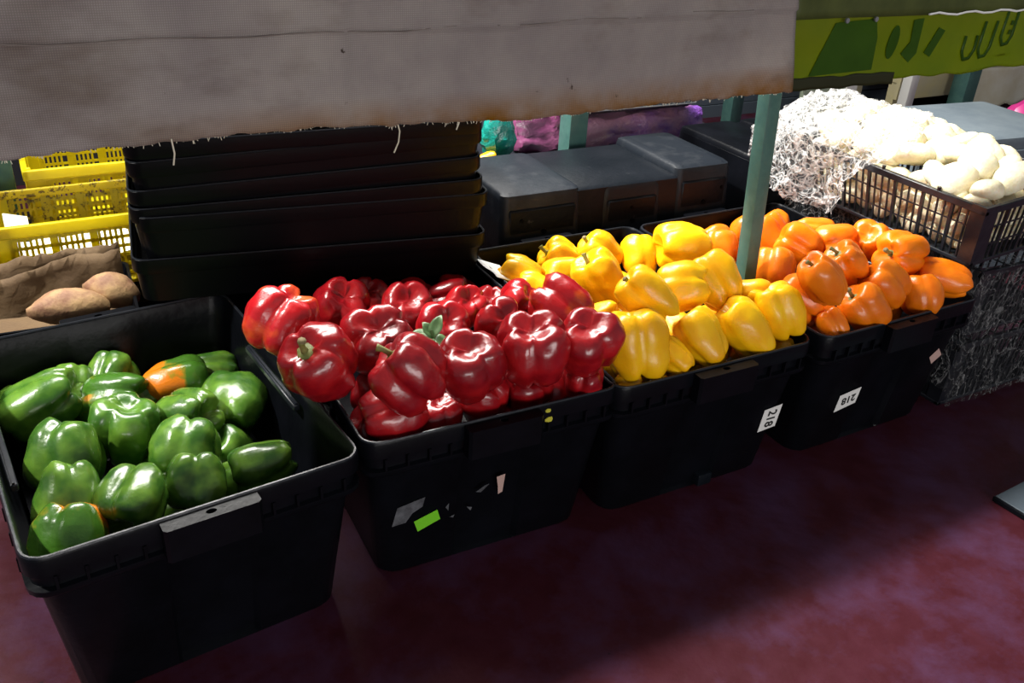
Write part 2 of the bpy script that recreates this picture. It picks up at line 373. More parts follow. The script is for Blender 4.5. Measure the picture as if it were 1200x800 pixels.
# ================================================================== black totes
def tote(label, loc, rz, floor_z, W_=.405, D=.55, H=.27):
    t = thing('storage_tote', label, 'crate', loc, (0, 0, rz), 'black totes of peppers in a row')
    hx, hy = W_ / 2, D / 2
    bm = new(); n = .010
    loft(bm, [rrect(.168, hy - .040, .03, 0), rrect(.171, hy - .037, .03, .004, n), rrect(hx - .013, hy - .013, .028, .195, n), rrect(hx - .010, hy - .010, .026, .212),
              rrect(hx - .002, hy - .002, .026, .214), rrect(hx, hy, .026, .217), rrect(hx, hy, .026, .224), rrect(hx - .006, hy - .006, .024, .226),
              rrect(hx - .006, hy - .006, .024, .2425), rrect(hx, hy, .026, .245), rrect(hx, hy, .026, H - .003), rrect(hx - .0012, hy - .0012, .026, H),
              rrect(hx - .0048, hy - .0048, .024, H), rrect(hx - .006, hy - .006, .024, H - .002), rrect(hx - .010, hy - .010, .024, .235),
              rrect(hx - .0165, hy - .0165, .026, .19, n), rrect(.168, hy - .042, .03, .012, n)])
    finish(bm, 'body', M['black'], t, loc=(hx, hy, 0))
    bm = new()   # bright rolled lip along the rim
    lip = rrect(hx - .003, hy - .003, .025, H + .0005)
    lip = [Vector(p) for p in lip]; k = len(lip)
    rings = []
    for i, p in enumerate(lip):
        d = (lip[(i + 1) % k] - lip[i - 1]).normalized(); s = Vector((d.y, -d.x, 0))
        rings.append([p + s * .0024 * math.cos(a) + Vector((0, 0, .0024 * math.sin(a))) for a in (j * math.pi / 3 for j in range(6))])
    vs = [[bm.verts.new(q) for q in r] for r in rings]
    for i in range(k):
        for j in range(6): bm.faces.new((vs[i][j], vs[i][(j + 1) % 6], vs[(i + 1) % k][(j + 1) % 6], vs[(i + 1) % k][j]))
    finish(bm, 'rim', M['black_rim'], t, loc=(hx, hy, 0))
    # grips at both short ends: a plate with a latch hole and a skirt
    for s in (-1, 1):
        bm = new(); a, o = .058, .020
        outer = [(-a, 0), (-a, -o + .004), (-a + .004, -o), (a - .004, -o), (a, -o + .004), (a, 0)]
        hole = [(.0065 * math.cos(q), -.008 + .0045 * math.sin(q)) for q in (math.pi - 2 * math.pi * i / 12 for i in range(12))]
        zt, zb = H - .001, H - .006
        to = [bm.verts.new((x, y, zt)) for x, y in outer]; th = [bm.verts.new((x, y, zt)) for x, y in hole]
        bo = [bm.verts.new((x, y, H - .048)) for x, y in outer]; bh = [bm.verts.new((x, y, zb - .01)) for x, y in hole]
        # fan the top plate around the hole
        ring = to + [bm.verts.new((.015, 0, zt)), bm.verts.new((-.015, 0, zt))]
        m_ = len(th)
        for i in range(m_):
            bm.faces.new((th[i], th[(i + 1) % m_], bh[(i + 1) % m_], bh[i]))
        bmesh.ops.triangle_fill(bm, edges=[bm.edges.get((ring[i], ring[(i + 1) % 8])) or bm.edges.new((ring[i], ring[(i + 1) % 8])) for i in range(8)] + [bm.edges.get((th[i], th[(i + 1) % m_])) for i in range(m_)], use_beauty=True)
        for i in range(5): bm.faces.new((to[i], to[i + 1], bo[i + 1], bo[i]))
        finish(bm, 'handle', M['black'], t, True, (hx, 0 if s < 0 else D, 0), (0, 0, 0 if s < 0 else math.pi), 30)
    for s in (0, 1):     # hinge ledge inside each long side
        bm = new(); box(bm, -.005, .005, -.10, .10, -.005, .005, .0015, 1)
        box(bm, -.0015, .0015, -.098, .098, .004, .0075)
        finish(bm, 'hinge_ledge', M['black_rim'], t, loc=(.018 if s == 0 else W_ - .018, D * .52, .243))
    bm = new()
    for x in (.03, .062, .094, .125, W_ - .125, W_ - .094, W_ - .062, W_ - .03):
        for y0, y1 in ((-.0015, .006), (D - .006, D + .0015)): box(bm, x - .0016, x + .0016, y0, y1, .2255, .2445)
    for y in [.05 + .05 * i for i in range(10)]:
        for x0, x1 in ((-.0015, .006), (W_ - .006, W_ + .0015)): box(bm, x0, x1, y - .0016, y + .0016, .2255, .2445)
    tag(finish(bm, 'rim_ribs', M['black'], t, False), kind='stuff')
    bm = new(); hw = .162 + .018 * floor_z / .195; hd = hy - .058 + .02 * floor_z / .195
    box(bm, hx - hw, hx + hw, hy - hd, hy + hd, floor_z - .006, floor_z)
    finish(bm, 'false_floor', M['black'], t, False)
    return t
def sticker(t, name, material, pts, label, y=-.0008):
    """flat paper stuck on the front of a tote; pts in tote x, z on the tapered front face"""
    bm = new()
    def onface(x, z): return (x, .013 + (.195 - z) * .1257 - .0012, z)
    vs = [bm.verts.new(onface(x, z)) for x, z in pts]; f = bm.faces.new(vs)
    r = bmesh.ops.extrude_face_region(bm, geom=[f]); bmesh.ops.translate(bm, vec=(0, -.0006, 0), verts=[g for g in r['geom'] if isinstance(g, bmesh.types.BMVert)])
    return tag(finish(bm, name, material, t, False), label)
def number(st, t, x, z, size, ang):
    y = .013 + (.195 - z) * .1257 - .0028
    o = text('printed_number', '218', size, M['ink'], st, (x, y, z), (0, 0, 0))
    o.matrix_local = Matrix.Translation((x, y, z)) @ Matrix.Rotation(R(7.2), 4, 'X') @ Matrix.Rotation(R(ang), 4, 'Y') @ Matrix.Rotation(R(90), 4, 'X')
    return o
T1 = tote('black plastic tote of green peppers at the left end of the row', (-.797, -.037, 0), .1, .095)
T2 = tote('black plastic tote of red peppers with a bright green label on its front', (-.390, .018, 0), -.025, .19)
T3 = tote('black plastic tote of yellow peppers with an upright 218 sticker', (.000, .000, 0), -.005, .187, .400)
T4 = tote('black plastic tote of orange peppers with an upside down 218 sticker', (.419, -.006, 0), .014, .19)
s = sticker(T3, 'price_sticker', M['paper'], [(.334, .089), (.373, .093), (.373, .143), (.334, .139)], 'white sticker reading 218, turned on its side')
number(s, T3, .3535, .116, .026, 90)
s = sticker(T4, 'price_sticker', M['paper'], [(.10, .083), (.152, .092), (.152, .129), (.10, .122)], 'white sticker reading 218, upside down')
number(s, T4, .127, .1075, .023, 172)
sticker(T4, 'small_label', M['pinkpaper'], [(.326, .152), (.342, .133), (.362, .150), (.344, .169)], 'small blank pinkish label')
sticker(T2, 'green_label', M['greenlabel'], [(.079, .103), (.086, .080), (.121, .094), (.115, .115)], 'bright green blank label')
for pts in ([(.045, .105), (.052, .140), (.094, .148), (.091, .130), (.076, .122), (.066, .106)], [(.208, .150), (.222, .152), (.221, .116), (.214, .113), (.212, .130)],
            [(.176, .130), (.190, .139), (.197, .140), (.184, .127)], [(.128, .115), (.133, .122), (.133, .107)], [(.137, .092), (.144, .095), (.142, .089)], [(.163, .104), (.172, .100), (.170, .094)]):
    sticker(T2, 'torn_label', M['greypaper'] if len(pts) != 5 else M['pinkpaper'], pts, 'torn remains of a paper label')
for x, z, w in ((.276, .2615, .0055), (.279, .2455, .007)):
    bm = new(); vs = []
    for k in range(7):
        a = k / 7 * 6.283; vs.append((x + w * math.cos(a) * (.8 + .3 * random.random()), -.0006, z + w * .8 * math.sin(a) * (.7 + .3 * random.random())))
    f = bm.faces.new([bm.verts.new(v) for v in vs]); r = bmesh.ops.extrude_face_region(bm, geom=[f]); bmesh.ops.translate(bm, vec=(0, -.001, 0), verts=[g for g in r['geom'] if isinstance(g, bmesh.types.BMVert)])
    tag(finish(bm, 'yellow_scrap', M['yellowbit'], T2, False), 'yellow scrap of skin stuck on the rim')
bm = new(); box(bm, .222, .252, .030, .07, -.0, .024, .003); finish(bm, 'foot', M['black_worn'], T3)

# ================================================================== peppers
def pepper_mesh(name, n, taper, seed, deep=1.0, NU=44, NV=26):
    rnd = random.Random(seed); ph = rnd.uniform(0, 6.28)
    amp = [rnd.uniform(.86, 1.1) for _ in range(n)]; tip = [rnd.uniform(.02, .2) for _ in range(n)]
    cd = [rnd.uniform(.10, .22) * deep for _ in range(n)]
    off = Vector((seed * 3.1, seed * 1.7, 0)); bend = rnd.uniform(-.12, .12)
    bm = new(); rings = []
    for j in range(NV + 1):
        f = math.pi * j / NV; c, s_ = math.cos(f), math.sin(f)
        z0 = math.copysign(abs(c) ** .80, c); r0 = max(s_, 0) ** .60
        t = (1 - z0) / 2
        ring = []
        for i in range(NU):
            th = 2 * math.pi * i / NU; q = (th + ph) / (2 * math.pi) * n
            k = int(q) % n; u = q - int(q)          # 0..1 across one lobe
            e = 1 - abs(2 * u - 1)                  # 0 at the crease, 1 at the crown of the lobe
            crease = math.exp(-(e / .20) ** 1.5)
            depth = (cd[k] if u < .5 else cd[(k)]) * (.55 + .75 * abs(z0) ** 1.5)
            sm = min(1, e * 1.6); aK = amp[k] * sm + 1 * (1 - sm)
            r = r0 * (1 - taper * t) * aK * (.93 + .09 * math.sin(math.pi * min(1, e * 1.0) / 2)) * (1 - depth * crease)
            z = z0
            if z0 > 0: z -= .34 * math.exp(-(r0 / .40) ** 2) - .05 * e * math.exp(-((r0 - .6) / .25) ** 2)
            else:
                z += .30 * math.exp(-(r0 / .34) ** 2)
                z -= tip[k] * e * math.exp(-((r0 - .62) / .3) ** 2)
                z += .10 * crease * math.exp(-((r0 - .6) / .35) ** 2)
            p = Vector((r * math.cos(th), r * math.sin(th), z))
            d = fbm(p + off, .9, 2) * .10 + fbm(p + off, 2.3, 2) * .028 * deep + (deep - 1) * .05 * fbm(p + off, 4.5, 2) * max(0, -z0)
            p *= 1 + d
            p.x += bend * (p.z ** 2)
            ring.append(p)
        rings.append(ring)
    mid0 = sum(rings[0], Vector()) / NU; mid1 = sum(rings[-1], Vector()) / NU
    rows = [[bm.verts.new(p) for p in r] for r in rings[1:-1]]
    a = bm.verts.new(mid0); b = bm.verts.new(mid1)
    for i in range(NU):
        bm.faces.new((a, rows[0][i], rows[0][(i + 1) % NU])); bm.faces.new((b, rows[-1][(i + 1) % NU], rows[-1][i]))
    for r0_, r1_ in zip(rows, rows[1:]):
        for i in range(NU): bm.faces.new((r0_[i], r1_[i], r1_[(i + 1) % NU], r0_[(i + 1) % NU]))
    bmesh.ops.recalc_face_normals(bm, faces=bm.faces)
    me = bpy.data.meshes.new(name); bm.to_mesh(me); bm.free()
    me.polygons.foreach_set('use_smooth', [True] * len(me.polygons))
    return me
def stem_mesh():
    bm = new()
    # five-cornered calyx cap and a curved stalk flaring at the cut
    rr = []
    for j, (r, z) in enumerate(((.26, .70), (.22, .745), (.12, .78))):
        rr.append([((r * (1 + .16 * math.cos(5 * 2 * math.pi * k / 15))) * math.cos(2 * math.pi * k / 15), (r * (1 + .16 * math.cos(5 * 2 * math.pi * k / 15))) * math.sin(2 * math.pi * k / 15), z) for k in range(15)])
    loft(bm, rr, True, True)
    tube(bm, [(0, 0, .76), (.01, 0, .88), (.05, 0, 1.02), (.11, 0, 1.14), (.13, 0, 1.17)], [.10, .075, .075, .10, .105], 8)
    bmesh.ops.recalc_face_normals(bm, faces=bm.faces)
    me = bpy.data.meshes.new('stem'); bm.to_mesh(me); bm.free()
    me.polygons.foreach_set('use_smooth', [True] * len(me.polygons)); me.materials.append(M['stem']); me.materials.append(M['cutstem'])
    for p in me.polygons:
        if p.center.z > 1.13 and p.normal.z > .5: p.material_index = 1
    return me
SHAPES = [(4, .16, 1), (3, .20, 2), (4, .10, 3), (3, .12, 4), (4, .22, 5), (3, .26, 6), (4, .14, 8)]
NAMES = {'g': 'green_pepper', 'r': 'red_pepper', 'y': 'yellow_pepper', 'o': 'orange_pepper'}
MATS = {'g': M['green'], 'r': M['red'], 'y': M['yellow'], 'o': M['orange']}
MESH = {c: [pepper_mesh(NAMES[c], n, tp * (.7 if c == 'r' else 1), sd + ord(c), 1.55 if c == 'r' else 1.0) for n, tp, sd in SHAPES] for c in 'gryo'}
for c in 'gryo':
    for me in MESH[c]: me.materials.append(MATS[c])
STEM = stem_mesh()
FL = {'half': two_tone('half_orange_pepper_skin', G_, O_, (0, 0, -.55), .50, .07), 'streak': two_tone('streaked_green_pepper_skin', G_, (.45, .20, .02), (.45, .2, .1), .98, .10, 2.2),
      'blush': two_tone('blushing_green_pepper_skin', G_, O_, (.30, -.30, -.1), .45, .14, 2.0), 'or': M['redor']}
def pepper(c, x, y, z, s, ln, q, flag, label, group, k, roll=None):
    me = MESH[c][k % len(MESH[c])]
    o = link(NAMES[c], me)
    o.rotation_mode = 'QUATERNION'; o.location = (x, y, z); o.rotation_quaternion = q
    b = s * (1.12 if c == 'r' else 1.13); o.scale = (b, b, b * ln * (.86 if c == 'r' else .90))
    tag(o, label, 'pepper', group)
    if flag in FL:
        o.material_slots[0].link = 'OBJECT'; o.material_slots[0].material = FL[flag]
    if flag == 'stem':
        st = link('stem', STEM, o); st.scale = (1.0, 1.0, 1.1 / ln)
        st.location = (0, 0, -.06)
    return o
PEPPERS = [
('g',-0.753,0.417,0.190,0.0496,1.15,(0.531,-0.000,-0.874,-0.000),'','large dark green pepper lying at the left back of the green pile'),
('g',-0.790,0.451,0.169,0.0365,1.00,(0.464,0.000,-0.800,-0.416),'','dark green pepper half hidden at the left rim behind the large one'),
('g',-0.708,0.472,0.186,0.0335,1.00,(0.755,-0.551,-0.141,-0.326),'','small bright green pepper at the back between two bigger ones'),
('g',-0.647,0.481,0.187,0.0334,1.00,(0.192,-0.369,-0.384,-0.824),'','small green pepper at the very back nearest the potatoes'),
('g',-0.654,0.405,0.186,0.0465,1.15,(0.373,0.137,-0.815,-0.421),'streak','green pepper with a short orange streak, left of the half orange one'),
('g',-0.562,0.413,0.185,0.0432,1.20,(0.350,-0.583,0.391,-0.621),'half','green pepper whose left half has turned orange'),
('g',-0.495,0.461,0.166,0.0343,1.15,(0.579,0.458,0.593,0.322),'','dark green pepper lying at the back right of the green pile'),
('g',-0.499,0.321,0.182,0.0488,1.05,(0.541,-0.298,0.580,0.531),'','round dark green pepper against the right wall of its crate'),
('g',-0.653,0.281,0.207,0.0472,1.00,(0.000,-0.109,0.000,-1.020),'','light green pepper with a deep central crease, middle of the green pile'),
('g',-0.567,0.289,0.200,0.0431,1.00,(0.465,-0.324,-0.786,-0.246),'','green pepper with pale highlights below the half orange one'),
('g',-0.735,0.242,0.213,0.0465,1.05,(0.051,-0.308,-0.888,0.338),'','boxy light green pepper standing on end, upper of the left column'),
('g',-0.590,0.191,0.213,0.0444,1.00,(0.339,0.301,-0.861,0.231),'','bright yellow green pepper in the middle front of the crate'),
('g',-0.591,0.115,0.210,0.0369,1.00,(0.322,0.671,-0.655,0.129),'','green pepper just behind the front handle'),
('g',-0.743,0.134,0.220,0.0421,1.05,(0.338,0.800,-0.491,0.076),'','dull green ribbed pepper, middle of the left column'),
('g',-0.670,0.098,0.215,0.0408,1.05,(0.537,0.392,-0.693,0.279),'','dark green pepper with a bent lobe left of the front handle'),
('g',-0.500,0.132,0.199,0.0387,1.10,(0.300,0.624,-0.480,-0.538),'','broad green pepper in the front right corner of its crate'),
('g',-0.746,0.056,0.217,0.0426,1.00,(0.263,0.896,0.270,-0.234),'blush','green pepper with an orange cheek in the front left corner'),
('r',-0.427,0.244,0.357,0.0471,1.00,(0.207,-0.170,-0.961,0.061),'or','red pepper with an orange shoulder at the left back of the red pile'),
('r',-0.288,0.408,0.273,0.0503,1.00,(0.805,0.239,0.208,-0.502),'','glossy red pepper at the back, second from the left'),
('r',-0.409,0.137,0.338,0.0524,1.00,(0.936,0.187,-0.248,-0.166),'stem','broad red pepper with a stem scar overhanging the left rim'),
('r',-0.301,0.196,0.322,0.0503,1.00,(0.610,0.128,-0.237,0.745),'','pale shining wrinkled red pepper left of the green leaves'),
('r',-0.193,0.350,0.282,0.0461,1.00,(0.328,0.132,0.276,-0.894),'','wide wrinkled red pepper at the back centre'),
('r',-0.312,0.049,0.352,0.0464,1.00,(0.249,-0.374,0.116,0.886),'stem','red pepper with a stub of stem in front of the green leaves'),
('r',-0.325,0.077,0.274,0.0454,1.00,(0.179,0.718,-0.329,-0.587),'','dark red pepper half hidden beneath the one with the stub'),
('r',-0.335,0.122,0.222,0.0382,1.00,(0.287,0.361,-0.242,-0.853),'','deep red pepper lowest in the front left corner'),
('r',-0.190,0.207,0.315,0.0417,1.00,(0.918,0.302,-0.090,0.240),'','dull purplish red pepper directly behind the green leaves'),
('r',-0.083,0.420,0.255,0.0259,1.50,(0.643,-0.162,0.579,-0.474),'','narrow red pepper lying at the back under the black trays'),
('r',-0.103,0.310,0.283,0.0388,1.00,(0.473,0.167,0.270,-0.822),'or','orange red pepper at the back right of the red pile'),
('r',-0.116,0.157,0.328,0.0369,1.00,(0.039,-0.024,-0.317,0.947),'','wrinkled red pepper in the middle of the right side'),
('r',-0.018,0.280,0.295,0.0332,1.00,(0.542,0.347,-0.088,0.760),'','small creased red pepper at the back next to the yellow ones'),
('r',-0.042,0.330,0.268,0.0318,1.00,(0.756,0.092,-0.179,0.623),'','small red pepper wedged between two others at the back right'),
('r',-0.022,0.141,0.346,0.0415,1.15,(0.453,0.847,-0.023,0.276),'or','crumpled red pepper with an orange side touching the yellow pile'),
('r',-0.123,0.051,0.343,0.0530,1.00,(0.518,0.188,0.068,-0.832),'','big dark red pepper with four lobes at the front right'),
('r',-0.030,0.045,0.339,0.0464,1.00,(0.326,0.173,0.115,-0.922),'','dark red pepper at the right front corner beside yellow ones'),
('r',-0.221,0.052,0.339,0.0490,1.00,(0.594,0.000,-0.183,0.783),'','glossy red pepper right of the one with the stub'),
('r',-0.117,0.073,0.259,0.0387,1.00,(0.988,0.093,-0.068,0.104),'','shadowed red pepper under the big four lobed one'),
('r',-0.190,0.075,0.264,0.0393,1.00,(0.461,0.082,0.050,-0.882),'','shadowed red pepper at the front rim under the glossy one'),
('r',-0.035,0.044,0.272,0.0303,1.00,(0.530,0.000,-0.050,0.847),'','shadowed red pepper at the right end of the front rim'),
('r',-0.256,0.074,0.247,0.0337,1.00,(0.388,0.000,0.000,-0.929),'','dim red pepper deep at the front rim left of the handle'),
('y',0.071,0.428,0.264,0.0350,1.15,(0.550,0.529,0.645,-0.040),'','yellow pepper at the left back corner of the yellow pile'),
('y',0.062,0.360,0.263,0.0317,1.10,(0.230,-0.310,0.775,-0.501),'','small yellow pepper tucked below the left back corner one'),
('y',0.173,0.455,0.266,0.0396,1.05,(0.824,-0.325,-0.377,0.270),'stem','yellow pepper with a pale stem at the back left'),
('y',0.129,0.369,0.276,0.0375,1.10,(0.369,-0.708,-0.251,0.548),'','smooth bright yellow pepper behind the red pile'),
('y',0.140,0.277,0.312,0.0419,1.15,(0.893,-0.228,-0.222,0.317),'stem','long yellow pepper slanting down with its stem up left'),
('y',0.243,0.422,0.282,0.0394,1.10,(0.786,0.000,-0.435,-0.440),'stem','yellow pepper with an upright stem near the back rim'),
('y',0.312,0.390,0.280,0.0400,1.00,(0.659,-0.368,-0.174,-0.632),'','pale yellow pepper below the right part of the back rim'),
('y',0.371,0.338,0.312,0.0475,1.10,(0.000,0.666,-0.223,-0.721),'','golden yellow pepper at the back next to the orange pile'),
('y',0.118,0.111,0.355,0.0373,1.30,(0.450,0.119,-0.455,-0.759),'stem','large long yellow pepper on top with a dark cut stem'),
('y',0.210,0.138,0.344,0.0424,1.00,(0.365,0.261,-0.728,-0.518),'','creased yellow pepper left of the green post at mid height'),
('y',0.290,0.143,0.341,0.0412,1.15,(0.795,-0.401,0.121,0.439),'','smooth yellow pepper leaning against the green post'),
('y',0.088,0.178,0.289,0.0277,1.10,(0.233,0.449,-0.240,0.829),'stem','small yellow pepper with a dark stem next to the red ones'),
('y',0.065,0.056,0.310,0.0458,1.15,(0.617,-0.107,0.144,0.766),'','tall yellow pepper standing on the front rim beside the reds'),
('y',0.127,0.037,0.281,0.0258,1.25,(0.832,-0.501,-0.183,0.151),'','yellow pepper squeezed behind the tall standing one'),
('y',0.193,0.051,0.296,0.0381,1.20,(0.867,-0.326,-0.268,-0.264),'','yellow pepper just left of the front handle'),
('y',0.285,0.053,0.291,0.0422,1.25,(0.343,0.151,-0.354,-0.857),'','smooth yellow pepper right above the front handle'),
('y',0.363,0.063,0.302,0.0440,1.10,(0.727,-0.080,-0.247,-0.635),'','two lobed yellow pepper at the right front corner'),
('y',0.352,0.118,0.313,0.0295,1.15,(0.140,-0.363,0.523,-0.758),'stem','yellow pepper at the foot of the green post'),
('y',0.370,0.044,0.236,0.0228,1.00,(0.409,-0.186,-0.168,-0.877),'','small yellow pepper lowest at the right end of the front rim'),
('y',0.044,0.033,0.252,0.0205,1.00,(0.592,-0.085,0.683,-0.419),'','yellow pepper showing only its edge at the left of the rim'),
('o',0.480,0.342,0.288,0.0347,1.10,(0.714,-0.213,-0.169,-0.645),'','orange pepper left of the green post'),
('o',0.486,0.201,0.297,0.0400,1.05,(0.627,-0.332,-0.000,-0.708),'','orange pepper just right of the green post'),
('o',0.583,0.327,0.299,0.0391,1.20,(0.516,-0.310,0.197,0.774),'','tall orange pepper behind the green post at its right'),
('o',0.733,0.450,0.263,0.0296,1.10,(0.872,-0.263,-0.256,-0.324),'','small orange pepper farthest back by the green post'),
('o',0.587,0.251,0.313,0.0388,1.10,(0.694,-0.538,-0.122,0.463),'','orange pepper with a pointed lobe second from the post'),
('o',0.717,0.334,0.289,0.0348,1.10,(0.658,0.518,0.531,0.130),'','orange pepper at the back wall of the crate'),
('o',0.660,0.225,0.316,0.0372,1.15,(0.584,0.214,-0.712,-0.325),'stem','smooth orange pepper lying with its stem to the left'),
('o',0.734,0.206,0.316,0.0398,1.00,(0.849,0.266,-0.262,-0.373),'','round orange pepper with a dimpled top below the mushroom crate'),
('o',0.710,0.110,0.335,0.0422,1.05,(0.816,-0.000,-0.670,-0.000),'stem','broad orange pepper at the right rim, stem facing left'),
('o',0.436,0.047,0.356,0.0367,1.25,(0.271,-0.335,0.080,0.899),'stem','orange pepper with a knobbly shoulder in the middle'),
('o',0.569,0.116,0.335,0.0349,1.00,(0.460,-0.384,-0.000,0.808),'stem','small orange pepper with a curved green stem'),
('o',0.448,0.096,0.300,0.0355,1.20,(0.777,-0.188,-0.383,-0.463),'','orange pepper half hidden under the knobbly one'),
('o',0.620,0.064,0.305,0.0391,1.10,(0.877,-0.270,-0.388,-0.081),'','plump orange pepper above the front handle'),
('o',0.694,0.037,0.286,0.0352,1.05,(0.388,-0.213,-0.260,-0.858),'','orange pepper at the front rim second from the right'),
('o',0.764,0.052,0.302,0.0395,1.20,(0.711,-0.610,-0.299,0.182),'','ribbed orange pepper lying in the right front corner'),
('o',0.548,0.040,0.280,0.0413,1.05,(0.557,0.096,-0.351,-0.747),'stem','glossy orange pepper with a thin stem on the front rim'),
('o',0.474,0.034,0.268,0.0254,1.20,(0.683,-0.362,0.213,0.597),'','orange pepper lowest at the left front corner')
]
GR = {'g': 'green peppers in the left tote', 'r': 'red peppers in the second tote', 'y': 'yellow peppers in the third tote', 'o': 'orange peppers in the fourth tote'}
for k, p in enumerate(PEPPERS): pepper(*p, GR[p[0]], k * 3 + (k // 7))
LOWER = [
('g',-0.615,0.160,0.134,'green pepper deep below the bright yellow green pepper in the middle front of the crate'),
('g',-0.520,0.173,0.142,'green pepper deep below the broad green pepper in the front right corner of its crate'),
('g',-0.627,0.262,0.133,'green pepper deep below the light green pepper with a deep central crease, middle'),
('g',-0.527,0.261,0.143,'green pepper deep below the green pepper with pale highlights below the half orange one'),
('r',-0.146,0.092,0.206,'red pepper deep below the shadowed red pepper under the big four lobed one'),
('r',-0.069,0.093,0.223,'red pepper deep below the shadowed red pepper at the right end of the front rim'),
('r',-0.299,0.191,0.228,'red pepper deep below the pale shining wrinkled red pepper left of the green leaves'),
('r',-0.215,0.475,0.239,'red pepper deep below the glossy red pepper at the back, second from the left'),
('r',-0.132,0.467,0.227,'red pepper deep below the narrow red pepper lying at the back under the black trays'),
('r',-0.052,0.462,0.230,'red pepper deep below the small red pepper wedged between two others at the back right'),
('y',0.078,0.093,0.237,'yellow pepper deep below the tall yellow pepper standing on the front rim beside the reds'),
('y',0.167,0.088,0.238,'yellow pepper deep below the yellow pepper just left of the front handle'),
('y',0.239,0.090,0.229,'yellow pepper deep below the creased yellow pepper left of the green post at mid height'),
('y',0.327,0.091,0.232,'yellow pepper deep below the yellow pepper at the foot of the green post'),
('y',0.244,0.174,0.230,'yellow pepper deep below the smooth yellow pepper leaning against the green post'),
('y',0.326,0.180,0.224,'yellow pepper deep below the two lobed yellow pepper at the right front corner'),
('y',0.164,0.271,0.237,'yellow pepper deep below the long yellow pepper slanting down with its stem up left'),
('y',0.239,0.372,0.227,'yellow pepper deep below the yellow pepper with an upright stem near the back rim'),
('o',0.499,0.083,0.238,'orange pepper deep below the orange pepper half hidden under the knobbly one'),
('o',0.663,0.083,0.239,'orange pepper deep below the plump orange pepper above the front handle'),
('o',0.575,0.456,0.236,'orange pepper deep below the tall orange pepper behind the green post at its right'),
('o',0.659,0.462,0.242,'orange pepper deep below the small orange pepper farthest back by the green post')
]
GL = {'g': 'green peppers of the lower layer', 'r': 'red peppers of the lower layer', 'y': 'yellow peppers of the lower layer', 'o': 'orange peppers of the lower layer'}
for k, (c, x, y, z, lab) in enumerate(LOWER):
    q = Quaternion((random.gauss(0, 1), random.gauss(0, 1), random.gauss(0, 1), random.gauss(0, 1))).normalized()
    pepper(c, x, y, z, .042 if c != 'o' else .039, 1.0, q, '', lab, GL[c], k)

# leaf sprig on the red peppers
t = thing('leaf_sprig', 'small sprig of green leaves lying on the red peppers', 'leaf', (-.262, .088, .368))
bm = new(); tube(bm, [(0, 0, -.012), (.002, -.002, .004), (.0, .004, .016)], .002, 5); finish(bm, 'stalk', M['leaf'], t)
for az, el, L_, w in ((150, 25, .030, .012), (195, 8, .034, .016), (35, 62, .034, .010), (320, -12, .026, .014), (110, 55, .026, .010)):
    bm = new()
    def lf(u, v, L_=L_, w=w):
        y = (v - .5) * 2; ww = w * math.sin(math.pi * min(1, u * .93 + .05)) ** .8
        return (u * L_, y * ww, .35 * abs(y) * ww - .25 * L_ * u * u + .001 * math.sin(9 * u))
    grid(bm, lf, 8, 4)
    o = finish(bm, 'leaf', M['leaf'], t, loc=(0, 0, .004)); o.rotation_euler = (0, R(-el), R(az))
    sl = o.modifiers.new('thickness', 'SOLIDIFY'); sl.thickness = .0006
# white paper lining showing in the yellow tote
bm = new(); grid(bm, lambda u, v: (.008 + .05 * u, .405 + .085 * v, .281 - .022 * u + .002 * math.sin(7 * v)), 4, 6)
o = tag(finish(bm, 'paper_liner', M['paper']), 'white paper corner showing at the left edge of the yellow peppers', 'paper')
o.modifiers.new('thickness', 'SOLIDIFY').thickness = .0008

# ================================================================== stack of shallow black trays
def tray_mesh():
    bm = new(); a, b, H = .291, .20, .078
    loft(bm, [rrect(a - .010, b - .010, .025, 0), rrect(a - .005, b - .005, .025, H - .026), rrect(a - .001, b - .001, .025, H - .025), rrect(a, b, .025, H - .022), rrect(a, b, .025, H - .001), rrect(a - .001, b - .001, .024, H),
              rrect(a - .0035, b - .0035, .022, H), rrect(a - .0045, b - .0045, .022, H - .024), rrect(a - .0075, b - .0075, .022, H - .026), rrect(a - .0125, b - .0125, .022, .003)])
    me = bpy.data.meshes.new('tray'); bmesh.ops.recalc_face_normals(bm, faces=bm.faces); bm.to_mesh(me); bm.free(); me.materials.append(M['tray'])
    me.polygons.foreach_set('use_smooth', [True] * len(me.polygons)); me.set_sharp_from_angle(angle=R(35))
    return me
TM = tray_mesh()
bm = new(); q_ = [Vector(p) for p in rrect(.2895, .1985, .0235, .0782)]; tube(bm, q_ + [q_[0]], .0014, 5); bmesh.ops.recalc_face_normals(bm, faces=bm.faces)
TR = bpy.data.meshes.new('rim'); bm.to_mesh(TR); bm.free(); TR.materials.append(M['black_rim'])
trays = [(.2725, .0, 0, 1.1, 'lowest shallow black tray of the stack, resting on the tote rims'),
         (.347, .004, -.003, .6, 'second lowest black tray, its rim jutting a little to the right'),
         (.3675, -.002, .0, -.9, 'third black tray from the bottom of the stack'),
         (.4015, -.003, .003, -2.1, 'third black tray from the top of the stack'),
         (.449, -.002, .001, -2.3, 'second black tray from the top of the stack'),
         (.474, -.004, .0, -1.2, 'topmost black tray of the stack, right under the tarp hem')]
for z, dx, dy, ty, lab in trays:
    o = tag(link('stacking_tray', TM), lab, 'tray', 'nested black trays in one stack')
    o.location = (-.258 + dx, .692 + dy, z); o.rotation_euler = (0, R(ty), R(-7.2 + dx * 100)); o.scale.x = 1 + .13 * max(0, .42 - z) / .15 * .35; o.location.x -= .075 * (o.scale.x - 1) * 2.2; link('rim', TR, o)
t = thing('paper_scraps', 'crumpled white printed paper lying in the top black tray', 'paper', (-.258, .692, .492), (0, R(-1.2), R(-7)))
